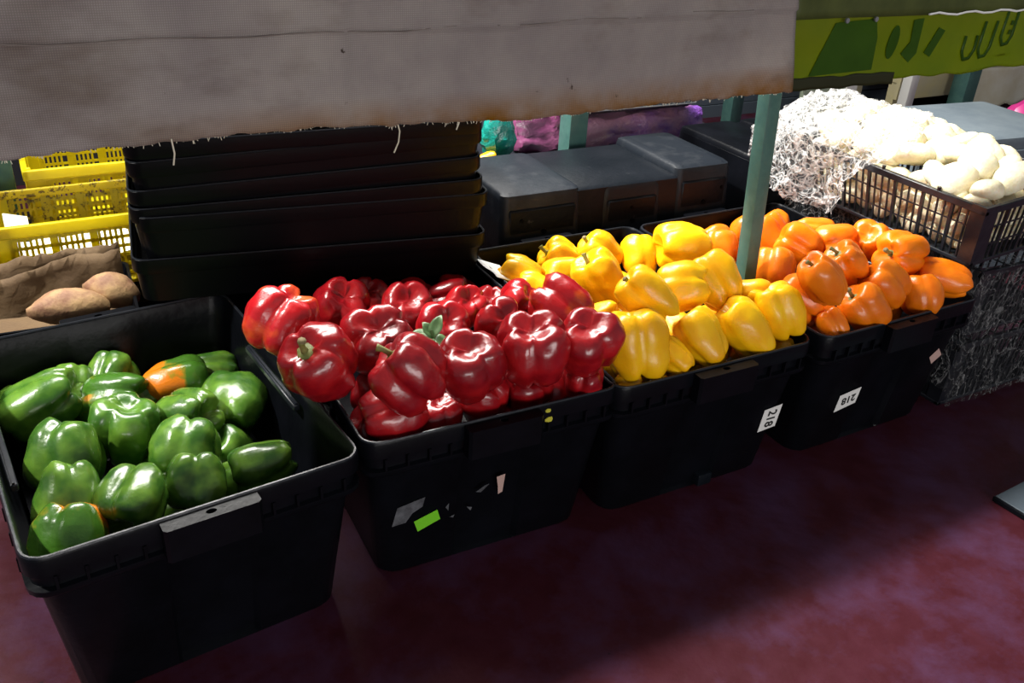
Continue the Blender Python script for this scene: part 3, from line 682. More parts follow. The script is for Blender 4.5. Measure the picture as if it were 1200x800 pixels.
bm = new(); grid(bm, lambda u, v: (-.27 + .5 * u, -.165 + .32 * v, .012 + .030 * abs(fbm((u * 9, v * 6, 0), 1.0)) + .056 + .012 * v), 30, 18)
o = finish(bm, 'sheet', M['paper'], t, False); o.modifiers.new('thickness', 'SOLIDIFY').thickness = .0008
for x, y, w in ((-.25, -.12, .02), (-.19, -.10, .025)):
    bm = new(); grid(bm, lambda u, v: (x + w * u, y + w * 1.4 * v, .095 + .006 * u), 2, 2); o = finish(bm, 'printed_patch', M['blue'], t, False); o.modifiers.new('thickness', 'SOLIDIFY').thickness = .0008

# ================================================================== sweet potatoes in their lined crate
t = thing('potato_crate', 'black crate lined with brown paper behind the green peppers', 'crate', (-.98, .585, 0), (0, 0, R(-3)))
bm = new(); loft(bm, [rrect(.165, .10, .02, .10, cx=.20, cy=.12), rrect(.195, .118, .02, .245, cx=.20, cy=.12), rrect(.19, .113, .02, .245, cx=.20, cy=.12), rrect(.16, .095, .02, .11, cx=.20, cy=.12)])
finish(bm, 'body', M['black'], t)
bm = new(); box(bm, .01, .39, .01, .23, 0, .098, .01); finish(bm, 'stand', M['black'], t)
for y0, dz, nm in ((.205, .012, 'paper_liner'), (.222, .028, 'paper_liner')):
    bm = new()
    def pp(u, v, y0=y0, dz=dz):
        x = .012 + .372 * u
        zt = .218 + .052 * u + dz + .010 * math.sin(u * 9 + dz * 90) + .012 * fbm((u * 7, dz * 50, 1), 1.2)
        return (x, y0 - .055 * (1 - v) + .010 * fbm((u * 6, v * 3, dz * 30), 1.3), .135 + (zt - .135) * v)
    grid(bm, pp, 26, 8)
    o = finish(bm, nm, M['kraft'], t, True); o.modifiers.new('thickness', 'SOLIDIFY').thickness = .0012
bm = new()
grid(bm, lambda u, v: (.025 + .35 * u, .025 + .14 * v, .196 + .008 * fbm((u * 6, v * 4, 3), 1.2)), 14, 8)
o = finish(bm, 'paper_bed', M['kraft'], t, True); o.modifiers.new('thickness', 'SOLIDIFY').thickness = .0012
def potato(label, loc, rot, L_, r):
    bm = new(); rings = []
    for j in range(17):
        u = j / 16; rr = r * math.sin(math.pi * (.03 + .94 * u) ** 1.15) ** .62; x = (u - .5) * L_
        rings.append([Vector((x, rr * math.cos(a), rr * .88 * math.sin(a) + .10 * r * math.sin(u * 4))) * 1.0 + Vector((0, 0, .12 * r * fbm((x * 20, math.cos(a), math.sin(a)), 1.1))) for a in (i / 16 * 6.2832 for i in range(16))])
    loft(bm, rings)
    o = finish(bm, 'sweet_potato', M['potato'], None, True, loc, rot, 80); return tag(o, label, 'potato', 'sweet potatoes on brown paper')
potato('long pointed sweet potato lying in front on the brown paper', (-.690, .632, .246), (0, R(3), R(2)), .128, .036)
potato('rounder sweet potato half hidden by the black trays', (-.618, .672, .246), (0, R(8), R(-28)), .095, .036)

# ================================================================== yellow perforated crates
def yellow_crate(label, loc, rot, wx, wy, H, mat1, mat2):
    t = thing('yellow_crate', label, 'crate', loc, rot, 'yellow perforated crates')
    def wall(name, L_, Hh, corner, m, loc, rz, cols):
        bm = new(); th = .0025
        zs = [.004 + (Hh - .030) * i / 6 for i in range(7)]
        x = corner; pitch = .0098; n = 0
        gx = []
        while x < L_ - corner:
            gx.append(x); n += 1; x += pitch + (.010 if n % 6 == 0 else 0)
        for i, xx in enumerate(gx):
            w = .0048 if (i % 6) else .014
            box(bm, xx - w / 2, xx + w / 2, -th, th, 0, Hh - .018)
        for z in zs: box(bm, corner - .002, L_ - corner + .002, -th * .8, th * .8, z - .0028, z + .0028)
        tag(finish(bm, 'grille', m, t, False, loc, (0, 0, rz)), kind='stuff')
    a = .036
    wall('front', wx, H, a, mat1, (0, 0, 0), 0, 6); wall('back', wx, H, a, mat2, (0, wy, 0), 0, 6)
    wall('left', wy, H, a, mat2, (0, 0, 0), math.pi / 2, 6); wall('right', wy, H, a, mat2, (wx, 0, 0), math.pi / 2, 6)
    for cx, cy, sx, sy in ((0, 0, 1, 1), (wx, 0, -1, 1), (0, wy, 1, -1), (wx, wy, -1, -1)):
        bm = new()
        box(bm, *sorted((cx - .003 * sx, cx + a * sx)), cy - .003, cy + .003, 0, H, .001, 1)
        box(bm, cx - .003, cx + .003, *sorted((cy - .003 * sy, cy + a * sy)), 0, H, .001, 1)
        box(bm, *sorted((cx + .003 * sx, cx + .012 * sx)), *sorted((cy + .003 * sy, cy + .012 * sy)), 0, H + .004, .002, 1)
        finish(bm, 'corner_post', mat1, t)
    bm = new()
    box(bm, -.006, wx + .006, -.006, .006, H - .022, H, .002, 1)
    for x in (0, wx): box(bm, x - .006, x + .006, -.006, wy + .006, H - .022, H, .002, 1)
    finish(bm, 'rim', mat1, t)
    bm = new(); box(bm, -.006, wx + .006, wy - .004, wy + .006, H - .018, H, .002, 1); finish(bm, 'rear_rim', mat2, t)
    bm = new(); box(bm, 0, wx, 0, wy, 0, .006); finish(bm, 'base', mat2, t, False)
    return t
yellow_crate('nearest yellow perforated crate, its inside wall stained brown', (-.792, .865, .170), (R(-5), 0, R(0)), .50, .275, .140, M['yplastic'], M['ydirty'])
yellow_crate('clean yellow perforated crate behind the stained one', (-.712, 1.165, .160), (R(-3), 0, R(0)), .50, .30, .158, M['yplastic'], M['yplastic'])
t = thing('crate_stand', 'upturned black tote carrying the yellow crates', 'crate', (-.85, .86, 0))
bm = new(); box(bm, 0, .62, 0, .60, 0, .128, .012); finish(bm, 'body', M['black'], t)
bm = new(); box(bm, -.012, .632, -.012, .612, 0, .03, .004); finish(bm, 'rim', M['black'], t)
bm = new(); grid(bm, lambda u, v: (-.765 + .42 * u, .895 + .15 * v, .205 + .03 * abs(fbm((u * 8, v * 5, 2), 1.2))), 24, 12)
o = tag(finish(bm, 'paper_lining', M['paper'], None, False), 'white paper bunched up inside the nearest yellow crate', 'paper'); o.modifiers.new('thickness', 'SOLIDIFY').thickness = .001
bm = new(); grid(bm, lambda u, v: (-.765 + .040 * u, .925 + .03 * v, .285 + .022 * v - .012 * u), 4, 4)
o = tag(finish(bm, 'paper_scrap', M['paper'], None, False), 'folded white paper scrap at the left inside the stained yellow crate', 'paper'); o.modifiers.new('thickness', 'SOLIDIFY').thickness = .004

# ================================================================== upturned totes behind the peppers
def inverted(name, label, loc, rz, W_, D, H, panels, m, drop=0, rimz=.05):
    t = thing(name, label, 'crate', loc, (0, 0, rz))
    bm = new(); loft(bm, [rrect(W_ / 2, D / 2, .02, 0, cx=W_ / 2, cy=D / 2), rrect(W_ / 2, D / 2, .02, rimz, cx=W_ / 2, cy=D / 2), rrect(W_ / 2 - .012, D / 2 - .012, .02, rimz + .002, cx=W_ / 2, cy=D / 2),
                          rrect(W_ / 2 - .024, D / 2 - .024, .02, H - .014, cx=W_ / 2, cy=D / 2), rrect(W_ / 2 - .032, D / 2 - .032, .02, H - .008, cx=W_ / 2, cy=D / 2)])
    finish(bm, 'body', m, t)
    for x0, x1, dz, in_ in panels:
        bm = new(); y0 = .010
        ta = .010
        rings = []
        for z, g in ((rimz + .012, 0), (H - .016 + dz, ta), (H - .004 + dz, ta + .004), (H + dz, ta + .014)):
            rings.append(rrect((x1 - x0) / 2 - g * .4, D / 2 - y0 - g, .016, z, cx=(x0 + x1) / 2, cy=D / 2))
        loft(bm, rings); p = finish(bm, 'panel', M['dusty'] if m is M['black_worn'] else m, t)
        # pressed-in face with a bolt hole
        bm = new(); xm = (x0 + x1) / 2; hh = H + dz
        box(bm, x0 + .018, x1 - .018, y0 + .0045, y0 + .011, rimz + .02, hh - .032, .004, 1)
        finish(bm, 'face_plate', M['black_worn'] if m is not M['grey_worn'] else m, p, loc=(0, 0, 0))
        bm = new(); tube(bm, [(xm + .004, y0 + .002, hh - .085), (xm + .004, y0 + .009, hh - .085)], .006, 10); finish(bm, 'bolt_hole', M['black'], p)
        bm = new(); tube(bm, [(xm + in_, y0 + .002, hh - .055), (xm + in_, y0 + .009, hh - .055)], .004, 8); finish(bm, 'bolt_hole', M['black'], p)
    return t
inverted('upturned_tote', 'worn black tote turned upside down behind the yellow peppers', (.104, .588, .0), R(-1), .612, .30, .354, ((.014, .208, -.004, -.05), (.252, .416, -.010, 0), (.446, .606, .010, .05)), M['black_worn'], rimz=.20)
inverted('upturned_tote', 'dark upturned tote behind the green post', (.735, .53, 0), R(0), .40, .36, .372, ((.02, .19, 0, .03), (.21, .38, 0, 0)), M['black'], rimz=.20)
inverted('upturned_tote', 'pale grey upturned tote beyond the mushroom crate', (1.225, .52, 0), R(-6), .62, .38, .362, ((.02, .20, -.006, 0), (.215, .60, .004, 0)), M['grey_worn'], rimz=.20)
# crates further back, carrying the wrapped bundle
t = thing('black_crate', 'long black crate at the back carrying the purple bundle', 'crate', (.16, .945, 0))
bm = new(); box(bm, .01, .89, .01, .40, 0, .25, .012); finish(bm, 'body', M['black'], t)
bm = new()
for z in (.245, .268): box(bm, -.0, .90, -.0, .41, z, z + .016, .003, 1)
box(bm, .008, .892, .008, .402, .255, .28); finish(bm, 'rim', M['black_rim'], t)
t = thing('wrapped_bundle', 'bundle in purple and pink plastic wrap on the back crate', 'bundle', (.385, 1.015, .2845), (0, 0, R(-2)))
def lump(x0, x1, y0, y1, z0, z1, s):
    bm = new()
    box(bm, x0, x1, y0, y1, z0, z1, .014, 3)
    bmesh.ops.subdivide_edges(bm, edges=[e for e in bm.edges if e.calc_length() > .03], cuts=7, use_grid_fill=True)
    for v in bm.verts:
        v.co.y += .35 * (v.co.z - z0) * (1 - (v.co.y - y0) / (y1 - y0))
        if v.co.z > z0 + .002: v.co += Vector((0, -.012 * abs(fbm(v.co + Vector((s, 0, 0)), 24, 3)), .010 * fbm(v.co + Vector((0, s, 0)), 18, 3)))
    return bm
finish(lump(0, .165, 0, .22, 0, .098, 3), 'magenta_pack', M['pink'], t)
finish(lump(.17, .575, 0, .24, 0, .074, 5), 'purple_pack', M['purple'], t)
t = thing('display_tray', 'flat black tray with a shiny rim lying on the purple bundle', 'tray', (.50, 1.0, .3725), (R(3), R(-.5), R(-3)))
bm = new(); loft(bm, [rrect(.19, .095, .012, 0, cx=.20, cy=.11), rrect(.205, .11, .014, .012, cx=.20, cy=.11), rrect(.20, .105, .014, .012, cx=.20, cy=.11), rrect(.187, .092, .012, .004, cx=.20, cy=.11)]); finish(bm, 'plate', M['black_worn'], t)
bm = new(); q = [Vector(p) for p in rrect(.205, .11, .014, .0125, cx=.20, cy=.11)]; tube(bm, q + [q[0]], .002, 5); finish(bm, 'rim', M['steel'], t)
# teal plastic bag
bm = new(); rings = []
for j in range(15):
    u = j / 14; rr = .050 * math.sin(math.pi * (.06 + .86 * u)) ** .6 * (1 - .25 * u)
    rings.append([Vector(((rr * math.cos(a)) * (1 + .22 * fbm((math.cos(a) * 2, math.sin(a) * 2, u * 4), 1.6)), rr * .8 * math.sin(a) * (1 + .22 * fbm((math.cos(a) * 2, math.sin(a) * 2, u * 4 + 9), 1.6)), .125 * u)) for a in (i / 24 * 6.2832 for i in range(24))])
loft(bm, rings)
tag(finish(bm, 'plastic_bag', M['tealbag'], None, True, (.315, 1.0, .2845)), 'crumpled teal plastic bag left of the purple bundle', 'bag')
o = tag(link('yellow_pepper', MESH['y'][1]), 'yellow pepper lying in front of the teal bag at the back', 'pepper'); o.location = (.268, .962, .305); o.scale = (.019, .019, .026); o.rotation_euler = (R(70), R(20), R(60))

# ================================================================== green posts
def post(label, p0, p1, w, rz, m=None):
    p0, p1 = Vector(p0), Vector(p1); L_ = (p1 - p0).length
    t = thing('steel_post', label, 'post', p0); t.rotation_mode = 'QUATERNION'
    t.rotation_quaternion = Vector((0, 0, 1)).rotation_difference(p1 - p0) @ Quaternion((0, 0, 1), R(rz))
    bm = new(); box(bm, -w / 2, w / 2, -w / 2, w / 2, .006, L_, .0025, 2); finish(bm, 'tube', m or M['teal'], t)
    bm = new(); box(bm, -w * .75, w * .75, -w * .75, w * .75, 0, .006); finish(bm, 'foot_plate', m or M['teal'], t, False)
    return t
P0, P1 = (.432, .200, 0), (.370, .200, .92)
post('green painted steel post standing among the peppers', P0, P1, .028, 0)
post('teal steel post in front of the purple bundle', (.482, .925, 0), (.482, .925, .75), .050, 0)
post('green steel post at the back left of the central post', (1.74, 1.75, 0), (1.72, 1.75, .8), .055, 0)
post('white post at the back above the mushrooms', (2.60, 1.66, 0), (2.62, 1.66, .8), .045, 0, M['whitepaint'])
post('green and blue post at the back right', (2.93, 1.64, 0), (2.94, 1.64, .8), .075, 0)
post('dark green post at the far left behind the yellow crates', (-.757, 1.30, 0), (-.757, 1.30, .8), .045, 0)

# ================================================================== mushroom crate and the wrapped crates under it
def slat_crate(name, label, loc, rot, wx, wy, H, tp, m, single=True, group=None):
    t = thing(name, label, 'crate', loc, rot, group)
    def P(x, y, z):  # tapered: bottom smaller by tp each side
        k = (1 - z / H) * tp
        return Vector((k + x * (wx - 2 * k) / wx, k + y * (wy - 2 * k) / wy, z))
    def bar(bm, a, b, w, n=4): tube(bm, [P(*a), P(*b)], w, n)
    n1, n2 = int(wy / .0165), int(wx / .0165)
    sides = [('y', 0, n1), ('y', wx, n1), ('x', 0, n2), ('x', wy, n2)]
    for ax, c, n in sides:
        if single and c == 0:
            for i in range(1, n):
                u = i / n * (wy if ax == 'y' else wx); w = .0042 if i % 4 == 0 else .0022
                a, b = ((c, u, .004), (c, u, H - .012)) if ax == 'y' else ((u, c, .004), (u, c, H - .012))
                bm = new(); bar(bm, a, b, w); finish(bm, 'slat', m, t, False)
        else:
            bm = new()
            for i in range(1, n):
                u = i / n * (wy if ax == 'y' else wx); w = .0042 if i % 4 == 0 else .0022
                a, b = ((c, u, .004), (c, u, H - .012)) if ax == 'y' else ((u, c, .004), (u, c, H - .012))
                bar(bm, a, b, w)
            tag(finish(bm, 'slat_row', m, t, False), kind='stuff')
        for z in (H * .33, H * .64):
            bm = new(); a, b = ((c, 0, z), (c, wy, z)) if ax == 'y' else ((0, c, z), (wx, c, z))
            bar(bm, a, b, .0018); finish(bm, 'rail', m, t, False)
    bm = new()
    for z, h in ((H - .012, .014), (0, .008)):
        for a, b in (((0, 0, z), (wx, 0, z)), ((0, wy, z), (wx, wy, z)), ((0, 0, z), (0, wy, z)), ((wx, 0, z), (wx, wy, z))):
            pa, pb = P(*a), P(*b)
            x0, x1 = sorted((pa.x, pb.x)); y0, y1 = sorted((pa.y, pb.y)); box(bm, x0 - .005, x1 + .005, y0 - .005, y1 + .005, z, z + h, .0015, 1)
    finish(bm, 'rim', m, t)
    for cx, cy in ((0, 0), (wx, 0), (0, wy), (wx, wy)):
        sx = 1 if cx == 0 else -1; sy = 1 if cy == 0 else -1
        bm = new(); rings = []
        for z in (0, H - .008, H + .004):
            p = P(cx, cy, z); q = [(-.004, -.004), (.032, -.004), (.032, .003), (.003, .003), (.003, .026), (-.004, .026)]
            rings.append([(p.x + a * sx, p.y + b * sy, z) for a, b in q])
        loft(bm, rings); finish(bm, 'corner_post', m, t, False)
    bm = new(); a, b = P(0, 0, 0), P(wx, wy, 0); box(bm, a.x, b.x, a.y, b.y, 0, .004); finish(bm, 'base', m, t, False)
    for y in (wy * .22, wy * .5, wy * .78):
        for x in (0, wx): bm = new(); tube(bm, [(x, y, H), (x, y, H + .009)], [.003, .0042], 6); finish(bm, 'rim_peg', m, t)
    return t
MC = slat_crate('slatted_crate', 'black slatted crate heaped with pale mushrooms', (.795, .022, .322), (0, R(-4.5), R(0)), .29, .47, .122, .016, M['black_rim'])
WC = [slat_crate('slatted_crate', lab, (.848, .030, z), (0, 0, 0), .33, .50, .146, .012, M['black_rim'], False, 'film wrapped crates under the mushrooms') for z, lab in
      ((.0, 'lower black slatted crate wrapped in clear film on the floor'), (.160, 'upper black slatted crate wrapped in film beneath the mushroom crate'))]
def mushroom_meshes():
    out = []
    for s in range(4):
        bm = new(); rings = []
        for j in range(1, 12):
            f = math.pi * j / 12; r = math.sin(f) ** .8; z = math.cos(f) * (.62 if math.cos(f) > 0 else .40)
            rings.append([Vector((r * math.cos(a), r * (.82 + .05 * s) * math.sin(a), z)) * (1 + .13 * fbm((math.cos(a) + s * 5, math.sin(a), z), .9, 2)) for a in (i / 18 * 6.2832 for i in range(18))])
        loft(bm, rings[::-1]); bmesh.ops.recalc_face_normals(bm, faces=bm.faces)
        cap = bpy.data.meshes.new('cap'); bm.to_mesh(cap); bm.free()
        bm = new(); tube(bm, [(0, 0, -.3), (.03, 0, -.7), (.10, .02, -1.15), (.14, .02, -1.2)], [.42, .36, .40, .30], 10); bmesh.ops.recalc_face_normals(bm, faces=bm.faces)
        st = bpy.data.meshes.new('stalk'); bm.to_mesh(st); bm.free()
        for me in (cap, st): me.materials.append(M['cream']); me.polygons.foreach_set('use_smooth', [True] * len(me.polygons))
        out.append((cap, st))
    return out
MUS = mushroom_meshes()
def mushroom(p, r, rot, label, group, k, stalk=True):
    c, s = MUS[k % 4]; t = thing('mushroom', label, 'mushroom', p, rot, group); t.scale = (r, r, r)
    link('cap', c, t)
    if stalk: link('stalk', s, t)
rnd = random.Random(11)
mpos = []
for iy in range(8):
    for ix in range(4):
        x = .836 + ix * .063 + rnd.uniform(-.012, .012); y = .062 + iy * .056 + rnd.uniform(-.012, .012)
        hz = .437 + .006 * ix + .030 * math.sin(math.pi * (ix + .7) / 4.4) + .018 * min(iy, 4) / 4 - .005 * ix
        mpos.append((x, y, hz + rnd.uniform(-.008, .008), ix, iy))
for k, (x, y, z, ix, iy) in enumerate(mpos):
    lab = 'pale cream mushroom of the heap, %s row from the crate front, %s from the left' % (('first', 'second', 'third', 'fourth', 'fifth', 'sixth', 'seventh', 'eighth')[iy], ('first', 'second', 'third', 'fourth')[ix])
    if (ix, iy) == (1, 0): lab = 'large pale mushroom nearest the front corner of the slatted crate'; z += .008
    if (ix, iy) == (2, 0): lab = 'pale mushroom at the front rim, second from the crate corner'
    mushroom((x, y, z), .038 + rnd.uniform(-.003, .008), (rnd.uniform(-.7, .7), rnd.uniform(-.7, .7), rnd.uniform(0, 6)), lab, 'pale mushrooms heaped in the slatted crate', k, False)
NTH = ('bottom', 'middle', 'top')
for lv in range(3):      # the layers pressed against the slats
    for k in range(10):
        mushroom((.846 - .008 * lv, .070 + k * .042 + (lv % 2) * .020, .356 + lv * .034 + rnd.uniform(-.004, .004)), .031 + rnd.uniform(0, .004), (rnd.uniform(-.3, .3), rnd.uniform(-1.3, -.7), rnd.uniform(0, 6)),
                 'pale mushroom behind the left slats, %s layer, number %d from the front corner' % (NTH[lv], k + 1), 'pale mushrooms seen through the slats', k + lv, False)
    for k in range(4):
        mushroom((.900 + k * .045, .066, .362 + lv * .034), .028, (rnd.uniform(-.3, .3), rnd.uniform(-.3, .3), rnd.uniform(0, 6)),
                 'pale mushroom behind the front slats, %s layer, number %d from the corner' % (NTH[lv], k + 1), 'pale mushrooms seen through the slats', k, False)

def film(name, label, f, nu, nv, m, amp=.01, s=30):
    bm = new()
    def g(u, v):
        p = Vector(f(u, v)); d = amp * Vector((fbm(p + Vector((5, 0, 0)), s), fbm(p + Vector((0, 7, 0)), s), fbm(p + Vector((0, 0, 9)), s))); return p + d
    grid(bm, g, nu, nv)
    return tag(finish(bm, name, m, None, True, angle=180), label, 'film')
def f1(u, v):      # over the heap and down the left side, at the back half of the crate
    y = .24 + .37 * v + .03 * math.sin(u * 9) * (1 - v) + .10 * max(0, u - .36) * (1 - v)
    drop = max(0, (v - .86) / .14) * .12
    if u < .36:
        k = u / .36; return (.752 + .02 * (1 - k) + .018 * math.sin(v * 9), y + (.10 * (1 - k)) * (1 - v), .318 + .160 * k - drop * .3)
    k = (u - .36) / .64
    return (.76 + .27 * k, y, .474 + .046 * math.sin(math.pi * min(1, k * .9)) ** .7 + .002 * k - drop)
film('plastic_film', 'scrunched clear film over the back of the mushroom crate', f1, 90, 80, M['film'], .012, 26)
def f2(u, v):      # stretched round the two lower crates: left side, front
    if u < .45:
        k = u / .45; return (.838 - .005 * v, .54 - .53 * k, .05 + .262 * v)
    k = (u - .45) / .55; return (.838 + .40 * k, .012, .012 + .30 * v)
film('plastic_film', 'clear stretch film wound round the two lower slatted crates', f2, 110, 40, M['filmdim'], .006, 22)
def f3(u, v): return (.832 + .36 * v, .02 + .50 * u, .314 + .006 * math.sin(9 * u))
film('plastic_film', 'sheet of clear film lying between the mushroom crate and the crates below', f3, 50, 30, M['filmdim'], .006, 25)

# ================================================================== tarps over the front
X0, X1, ZB, ZT = -1.25, .236, .700, .93
t = thing('tarp_valance', 'dirty beige woven tarp hanging across the top of the stall', 'tarp', (0, 0, ZB))
def val(u, v):
    x = X0 + (X1 - X0) * u + (.0 if u < 1 else 0); z = (ZT - ZB) * v
    y = .006 * math.sin(x * 5) + .005 * fbm((x * 2.2, z * 3, 0), 1.4) + .0025 * fbm((x * 9, z * 5, 4), 1.2)
    fold = .105 + .004 * math.sin(x * 3)             # stitched hem line
    if z > fold: y -= .004
    if abs(x + .41) < .006: y -= .0025
    x -= .20 * z * max(0, u - .85) / .15             # the right edge slants
    zz = z
    zz = z - .006 * max(0, u - .5) * 2 + .006 * math.exp(-((x + .5) / .16) ** 2) * (1 - v)
    if v < .02: zz = zz + .0025 * fbm((x * 40, 0, 3), 1.0) + .004 * fbm((x * 4, 2, 1), 1.0)
    return (x, y, zz)
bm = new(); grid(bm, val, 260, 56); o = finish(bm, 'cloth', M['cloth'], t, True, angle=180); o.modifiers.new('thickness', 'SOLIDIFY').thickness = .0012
bm = new(); grid(bm, lambda u, v: (X0 + (X1 - X0) * u, .002 + .34 * v, ZT - ZB + .012 * v + .004 * fbm((u * 9, v * 3, 1), 1.2)), 60, 14)
o = finish(bm, 'cover', M['cloth'], t, True, angle=180); o.modifiers.new('thickness', 'SOLIDIFY').thickness = .0012
bm = new(); rnd = random.Random(3)
for k in range(420):
    x = X0 + (X1 - X0) * rnd.random(); d = .004 if fbm((x * 6, 0, 0), 1) > .05 else .002
    p = Vector(val((x - X0) / (X1 - X0), 0)); tube(bm, [p + Vector((0, 0, .001)), p + Vector((rnd.uniform(-.002, .002), 0, -rnd.random() * d))], .0004, 3)
tag(finish(bm, 'frayed_edge', M['creamcloth'], t, False), kind='stuff')
for pts in ([(-.349, 0, .708), (-.346, -.002, .695), (-.347, -.001, .683), (-.352, 0, .671)], [(-.272, 0, .708), (-.275, -.002, .698), (-.277, 0, .690)], [(-.582, 0, .708), (-.581, -.002, .694), (-.583, 0, .682)]):
    bm = new(); tube(bm, [(a, b - .004, c - ZB) for a, b, c in pts], .0009, 5); finish(bm, 'loose_thread', M['creamcloth'], t)
bm = new(); P_ = []
for k in range(120):
    x = X0 + (.150 - X0) * k / 119; p = Vector(val((x - X0) / (X1 - X0), (.105 + .004 * math.sin(x * 3)) / (ZT - ZB))); P_.append((x, p.y - .0045, .105 + .004 * math.sin(x * 3) + .0015 * math.sin(x * 40)))
tube(bm, P_, .0008, 4); finish(bm, 'stitched_seam', M['seam'], t)
# crossbar that carries the tarps
t = thing('tarp_rail', 'steel crossbar under the top edge of the tarps', 'rail')
bm = new(); box(bm, -1.3, 1.5, .005, .035, ZT - .035, ZT - .004, .003); finish(bm, 'bar', M['teal'], t)

t = thing('green_banner', 'translucent green printed banner hanging at the upper right', 'banner', (0, 0, ZB))
GX0, GX1 = .222, 1.35
def gb(u, v, dy=0, a=0, b=1, c=0, d=1):
    x = GX0 + (GX1 - GX0) * (a + (b - a) * u); z = (c + (d - c) * v) * (ZT - ZB)
    y = .010 + .004 * math.sin(x * 9) + .004 * fbm((x * 3, z * 6, 7), 1.3) + dy
    if z < .02: z += .006 * fbm((x * 8, 1, 5), 1.0)
    return (x - .09 * z * (1 - u) * (1 if a == 0 else 0), y, z)
def patch(name, m, dy, a, b, c, d, nu=30, nv=14, label=None):
    bm = new(); grid(bm, lambda u, v: gb(u, v, dy, a, b, c, d), nu, nv); o = finish(bm, name, m, t, True, angle=180); o.modifiers.new('thickness', 'SOLIDIFY').thickness = .0008
    if label: tag(o, label)
    return o
patch('sheet', M['greentarp'], 0, 0, 1, 0, .40, 90, 26)
bm = new(); grid(bm, lambda u, v: (GX0 - .01 + (GX1 - GX0) * u, .004 + .22 * v, ZT - ZB + .010 * v + .004 * fbm((u * 9, v * 3, 6), 1.2)), 40, 12)
o = finish(bm, 'cover', M['bandtarp'], t, True, angle=180); o.modifiers.new('thickness', 'SOLIDIFY').thickness = .0008
patch('top_band', M['bandtarp'], -.003, 0, 1, .385, 1, 60, 14, 'grey green upper band')
patch('hem', M['darktarp'], -.0012, .01, .19, -.03, .045, 40, 4, 'dark lower hem')
def shape(pts, dy=-.0016, m=None):
    bm = new(); vs = []
    for x, z in pts:
        y = .010 + .004 * math.sin(x * 9) + .004 * fbm((x * 3, (z - ZB) * 6, 7), 1.3) + dy; vs.append(bm.verts.new((x, y, z - ZB)))
    f = bm.faces.new(vs); r = bmesh.ops.extrude_face_region(bm, geom=[f]); bmesh.ops.translate(bm, vec=(0, -.0004, 0), verts=[g for g in r['geom'] if isinstance(g, bmesh.types.BMVert)])
    bmesh.ops.triangulate(bm, faces=bm.faces); finish(bm, 'print', m or M['greenprint'], t, False)
shape([(.268, .712), (.300, .782), (.374, .786), (.385, .760), (.388, .715)])
def ell(cx, cz, rx, rz, n=14): return [(cx + rx * math.cos(6.2832 * k / n), cz + rz * math.sin(6.2832 * k / n)) for k in range(n)]
shape(ell(.418, .752, .010, .024)); shape([(.448, .782), (.468, .784), (.470, .735), (.458, .722), (.440, .735), (.452, .752)])
shape([(.485, .735), (.505, .770), (.520, .765), (.500, .728)])
def stroke(pts, w=.004):
    bm = new(); rows = []
    for k, (x, z) in enumerate(pts):
        a = Vector(pts[max(k - 1, 0)]); b = Vector(pts[min(k + 1, len(pts) - 1)]); d = (b - a).normalized()
        y = .010 + .004 * math.sin(x * 9) + .004 * fbm((x * 3, (z - ZB) * 6, 7), 1.3) - .0018
        rows.append([bm.verts.new((x + s_ * d.y * w, y, z - ZB - s_ * d.x * w)) for s_ in (-1, 1)])
    for r0, r1 in zip(rows, rows[1:]): bm.faces.new((r0[0], r1[0], r1[1], r0[1]))
    o = finish(bm, 'print', M['greenprint'], t); o.modifiers.new('thickness', 'SOLIDIFY').thickness = .0004
for x0, zb, zt in ((.572, .720, .755), (.608, .722, .775), (.655, .738, .795)):
    stroke([(x0, zt), (x0 - .002, zb + .012), (x0 + .006, zb), (x0 + .018, zb + .002), (x0 + .025, zb + .014), (x0 + .026, zt)], .0028)
shape(ell(.671, .757, .004, .004, 8)); shape(ell(.671, .771, .004, .004, 8))
bm = new(); tube(bm, [(.47 + .02 * k, .004 + .004 * math.sin((.47 + .02 * k) * 9), .790 - ZB + .002 * math.sin(k * 1.7)) for k in range(20)], .0016, 5); tag(finish(bm, 'bright_slit_strip', M['paper'], t), 'white strip standing in for light through slits along the seam')  # white strip imitates sky light showing through slits in the banner
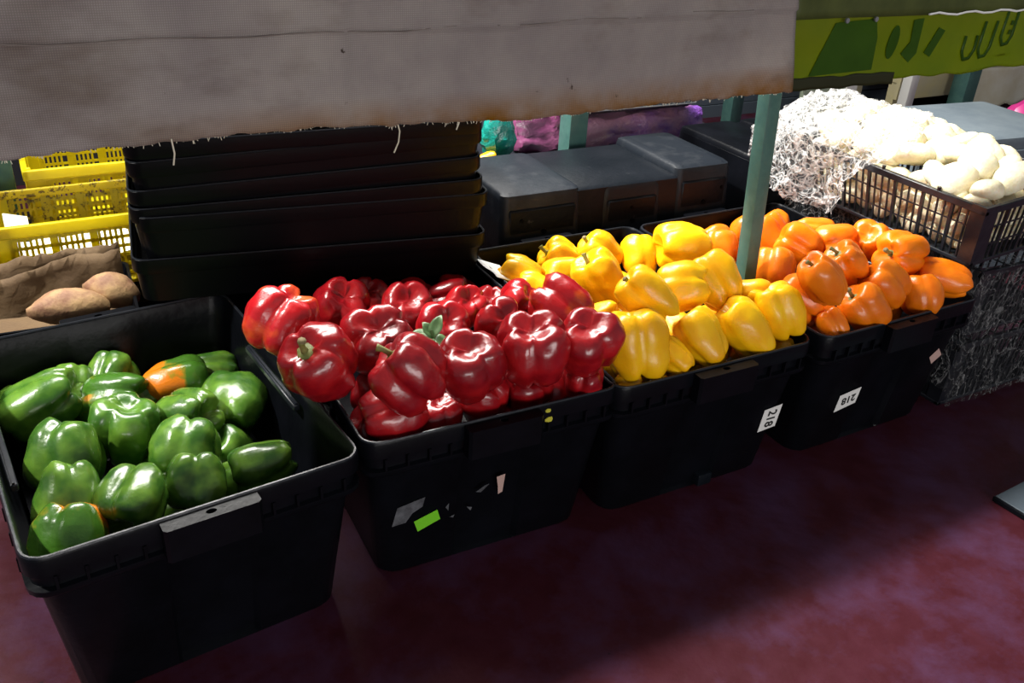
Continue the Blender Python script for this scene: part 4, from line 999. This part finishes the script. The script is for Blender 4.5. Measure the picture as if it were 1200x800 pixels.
for x in (.312, .368):  # steel discs added to imitate sparkles of light through holes
    bm = new(); tube(bm, [(x, .003, .786 - ZB), (x, .006, .786 - ZB)], .0035, 10); tag(finish(bm, 'sparkle_disc', M['steel'], t), 'shiny disc standing in for a sparkle of light')

# ================================================================== far side of the lane, right
t = thing('cream_cloth_table', 'far low table hung with torn cream cloth at the right', 'table', (2.64, 1.72, 0))
bm = new(); box(bm, .0, 1.5, .03, .30, .15, .19); finish(bm, 'table_top', M['creamboard'], t, False)
bm = new(); grid(bm, lambda u, v: (.42 + 1.1 * u, .012 * math.sin(u * 20), .19 - (.18 + .01 * math.sin(u * 40)) * v), 40, 10); o = finish(bm, 'cloth', M['creamcloth'], t, True); o.modifiers.new('thickness', 'SOLIDIFY').thickness = .002
bm = new(); box(bm, -.02, .40, .0, .02, .085, .19, .002, 1); finish(bm, 'apron_board', M['creamboard'], t)
for x in (.03, 1.45):
    for y in (.06, .27):
        bm = new(); box(bm, x - .02, x + .02, y - .02, y + .02, 0, .15); finish(bm, 'leg', M['creamboard'], t, False)
t = thing('pale_green_board', 'pale green board standing at the back behind the mushrooms', 'board', (2.13, 1.78, 0))
bm = new(); box(bm, 0, .24, 0, .02, 0, .40, .002, 1); finish(bm, 'panel', M['palegreen'], t); bm = new(); box(bm, .24, .30, -.005, .02, 0, .40, .002, 1); finish(bm, 'edge_strip', M['whitepaint'], t)
bm = new(); rings = []
for j in range(1, 10):
    f = math.pi * j / 10; rings.append([Vector((.10 * math.sin(f) * math.cos(a), .10 * math.sin(f) * math.sin(a), .14 + .14 * -math.cos(f))) * (1 + .1 * fbm((a, f, 2), 1)) for a in (i / 16 * 6.2832 for i in range(16))])
loft(bm, rings); tag(finish(bm, 'plastic_bag', M['magenta'], None, True, (2.36, .98, .0)), 'magenta plastic bag at the far right edge', 'bag')

# rubber mat on the floor
t = thing('rubber_mat', 'grey blue rubber mat on the floor at the right edge', 'mat', (.712, -.590, 0), (0, 0, R(4)))
bm = new(); box(bm, 0, .34, -.0, .37, 0, .010, .003, 1); finish(bm, 'slab', M['mat'], t)
bm = new(); box(bm, -.006, .0, -.0, .37, 0, .011, .002, 1); finish(bm, 'edge_strip', M['black'], t)
